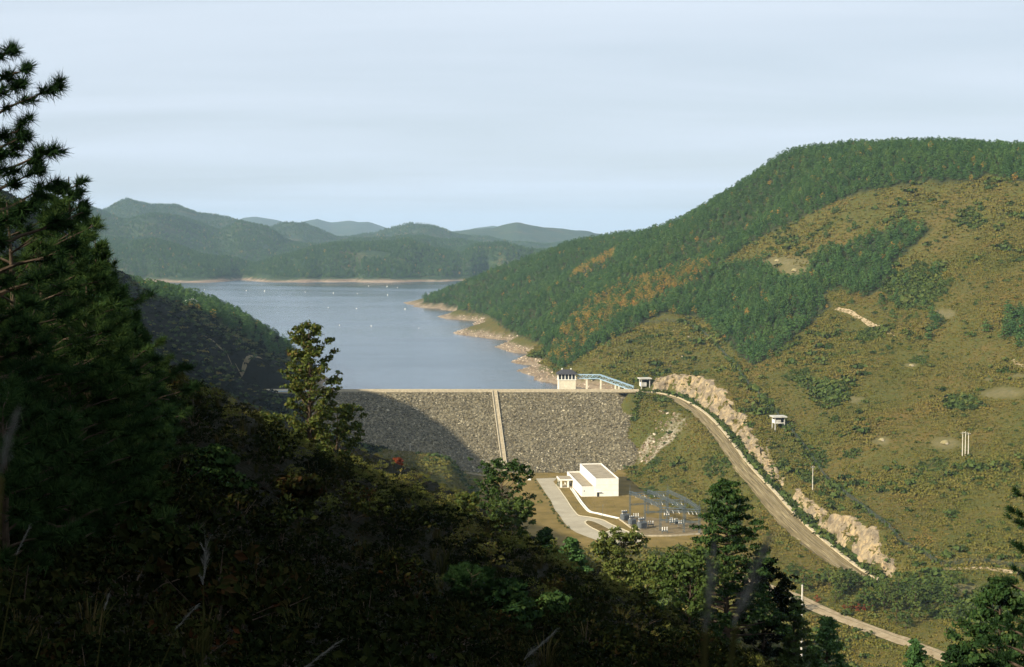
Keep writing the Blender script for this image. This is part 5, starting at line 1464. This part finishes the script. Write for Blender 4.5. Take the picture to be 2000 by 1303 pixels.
# poles
def pole(label, px, base_py, h, near=300, arm=True, r=0.16, group=None, cross=1):
    g = G(px, base_py, near); e = tag(empty('utility_pole', g, 0.4), label, 'utility pole', group)
    b = MB(); b.tube([(0, 0, -1), (0, 0, h)], [r * 1.25, r * 0.8], 8); b.build('shaft', M_pole, e)
    if arm:
        for k in range(cross):
            b = MB(); b.bar((-1.0, 0, h - 0.7 - k * 0.8), (1.0, 0, h - 0.7 - k * 0.8), 0.14); ar = b.build('crossarm', M_steel, e)
            for x in (-0.85, 0.85):
                b = MB(); b.tube([(x, 0, h - 0.6 - k * 0.8), (x, 0, h - 0.4 - k * 0.8), (x, 0, h - 0.25 - k * 0.8)], [0.05, 0.1, 0.03], 6); b.build('insulator', M_porc, ar)
    return e
pole('slim white pole standing above the lower rock face', 1587, 962, 11.0)
for k, (px, lab) in enumerate(((1879.5, 'leftmost of three white poles standing together on the slope'), (1885, 'middle of three white poles standing together on the slope'), (1891, 'rightmost of three white poles standing together on the slope'))):
    pole(lab, px, 893 - k, 10.4 - 0.25 * k, r=0.17)
g = G(1566, 1218, 60)
Yp = 150.0
def pole_at(label, px, y0, y1, Y, r):
    a, c = P(px, y1, Y), P(px, y0, Y); zg = float(hz(a[0], a[1])); z0 = min(a[2], zg)
    e = tag(empty('utility_pole', (a[0], a[1], z0)), label, 'utility pole')
    b = MB(); b.tube([(0, 0, -0.5), (0.0, 0, c[2] - z0)], [r * 1.2, r * 0.85], 8); b.build('shaft', M_pole, e)
    b = MB(); b.tube([(0, 0, c[2] - z0 + 0.002), (0, 0, c[2] - z0 + 0.1)], [r * 0.9, r * 0.5], 8); b.build('cap', M_steel, e)
pole_at('tall white pole beside the small fir above the pale valley road', 1566, 1142, 1220, 330, 0.22)
pole('pale pole on the grassy spur before the shaded dam face', 795, 880, 7.2, 560, False, 0.2)
pole('short grey pole just right of the pale pole on the spur', 801, 885, 4.6, 560, False, 0.12)
pole('dim pole in the shade at the left foot of the dam', 697, 868, 6.5, 560, True, 0.1)

# fence over the hillside
fe = tag(empty('hill_fence', (0, 0, 0)), 'long dark mesh fence running diagonally down the scrubby hillside', 'fence')
def fence_line(line, H, parent, step=5.0):
    seg = np.concatenate([[0], np.cumsum(np.hypot(*np.diff(line[:, :2], axis=0).T))])
    s = np.arange(0, seg[-1], step); q = np.stack([np.interp(s, seg, line[:, k]) for k in range(2)], 1)
    q = np.column_stack([q, hz(q[:, 0], q[:, 1])])
    for i, p in enumerate(q):
        b = MB(); b.tube([p - [0, 0, 0.4], p + [0, 0, H + 0.15]], [0.06, 0.06], 5); b.build('post', M_steel, parent)
        if i + 1 < len(q):
            b = MB(); n = 13; c = q[i + 1]
            for k in range(5): b.bar(p + [0, 0, 0.1 + k * (H - 0.15) / 4], c + [0, 0, 0.1 + k * (H - 0.15) / 4], 0.035)
            for k in range(n):
                m_ = p + (c - p) * (k + 0.5) / n; b.bar(m_ + [0, 0, 0.05], m_ + [0, 0, H], 0.035)
            b.build('mesh_panel', M_dkwire, parent)
M_dkwire = plain('dark_wire', (0.06, 0.075, 0.07), 0.1, 2, 0.7, 0.2)
fence_line(FENCE, 1.9, fe)
fe2 = tag(empty('hill_fence', (0, 0, 0)), 'mesh fence running level across the foot of the hillside', 'fence')
fence_line(FENCE2, 1.8, fe2)

# grave mounds in the mown clearings
M_grave = m_road('grave_turf', (0.20, 0.17, 0.08), (0.28, 0.24, 0.12), (0.36, 0.30, 0.16), 0.6)
for px, py, s, lab in ((1722, 860, 1.4, 'small grave mound in a round clearing on the scrubby slope'), (1846, 866, 1.9, 'larger grave mound in a long clearing near the three white poles'), (1780, 714, 1.2, 'pale grave mound high on the scrubby slope'), (1518, 510, 2.0, 'grave mound on the upper terrace between the pine stands'), (1552, 530, 2.2, 'grave mound on the lower terrace between the pine stands')):
    g = G(px, py, 400); r = np.random.default_rng(int(px)); a = np.linspace(0, 2 * math.pi, 19)[:-1]
    b = MB(); vs, fs = [], []
    for k in range(5):
        t = k / 4.5; rr = s * math.cos(t * 1.4) * (1 + 0.05 * r.normal(size=18)); z = s * 0.75 * math.sin(t * 1.4) - 0.15
        vs += [(rr[i] * math.cos(a[i]), rr[i] * math.sin(a[i]), z) for i in range(18)]
    for k in range(4):
        for i in range(18): fs.append((k * 18 + i, k * 18 + (i + 1) % 18, (k + 1) * 18 + (i + 1) % 18, (k + 1) * 18 + i))
    fs.append(tuple(range(72, 90))); b.add(vs, fs)
    e = tag(empty('grave_mound', g), lab, 'grave'); b.build('mound', M_grave, e, True)
    b = MB(); b.box(-0.5, 0.5, -s - 0.9, -s - 0.3, -0.3, 0.35); b.build('altar_stone', M_conc, e)

# buoys on the lake
def buoy_mesh():
    b = MB(); b.tube([(0, 0, -0.5), (0, 0, -0.2), (0, 0, 0.25), (0, 0, 0.6), (0, 0, 0.75)], [0.3, 0.85, 0.95, 0.6, 0.12], 12); f = b.mesh('float', M_white, True)
    b = MB(); b.tube([(0, 0, 0.7), (0, 0, 1.5), (0, 0, 1.55), (0, 0, 1.8)], [0.09, 0.07, 0.25, 0.2], 8); return f, b.mesh('mast', M_porc)
bf, bm_ = buoy_mesh()
for k, (px, py) in enumerate(((399.5, 566), (481, 568), (516.6, 568.7), (596, 570.6), (651, 572.6), (697.7, 573.7), (757, 576.4), (756, 560), (776, 562), (720, 559), (641, 601), (696, 603), (791, 604), (663, 635.5), (725, 637), (818, 641), (1021.7, 698))):
    p = PZ(px, py, 0); s = 0.8 + 0.6 * ((k * 7) % 5) / 4; s = 0.6 * s * min(1.5, max(0.9, p[1] / 1500))
    e = tag(empty('buoy', p), 'white buoy close to the rocky shore on the right' if k == 16 else 'small white buoy floating out on the lake', 'buoy', 'buoys on the lake'); e.scale = (s, s, s)
    link('float', bf, e); link('mast', bm_, e)

# small pavilion on the spur above the lake
g = G(373, 597, 700); e = tag(empty('lookout_hut', g), 'small pale lookout hut on the wooded spur above the lake', 'hut')
b = MB(); b.box(-3.2, 3.2, -2.4, 2.4, -0.8, 2.6); b.build('wall', M_white, e)
b = MB(); b.add([(-4, -3.2, 2.6), (4, -3.2, 2.6), (4, 3.2, 2.6), (-4, 3.2, 2.6), (-2, 0, 4.4), (2, 0, 4.4)], [(3, 2, 1, 0), (0, 1, 5, 4), (1, 2, 5), (2, 3, 4, 5), (3, 0, 4)]); b.build('roof', M_channel, e)
for x in (-1.8, 0.6):
    b = MB(); b.box(x, x + 1.2, -2.46, -2.38, 0.9, 2.0); b.build('window', M_glass, e)

# spillway at the shaded left end of the crest
sp = tag(empty('spillway', (-138, 796, 5.4)), 'concrete spillway wall with a blue rail at the shaded end of the dam', 'spillway')
b = MB(); b.box(-22, 24, -1.2, 0, -8, 0.5); b.build('retaining_wall', M_conc, sp)
b = MB(); b.box(-21, 23, 0.01, 21, -0.4, 0.12); b.build('deck', M_conc, sp)
for k in range(8):
    b = MB(); x = -21 + k * 6; b.box(x - 0.4, x + 0.4, -1.7, -1.21, -8, 0.9); b.build('pier', M_conc, sp)
b = MB(); b.box(-22, 24, -1.5, -0.1, 0.95, 1.35); b.build('rail', M_blue, sp)

# ------------------------------------------------------------------ air
b = MB(); b.box(-11000, 11000, -1200, 18500, -45, 420)
hm = bpy.data.materials.new('haze'); hm.use_nodes = True
hn = hm.node_tree.nodes; hn.remove(hn['Principled BSDF'])
pv = hn.new('ShaderNodeVolumePrincipled')
pv.inputs['Color'].default_value = (0.54, 0.76, 1.0, 1)
pv.inputs['Density'].default_value = 0.000052
pv.inputs['Anisotropy'].default_value = 0.0
hm.node_tree.links.new(pv.outputs[0], hn['Material Output'].inputs['Volume'])
tag(b.build('haze', hm), kind='stuff')
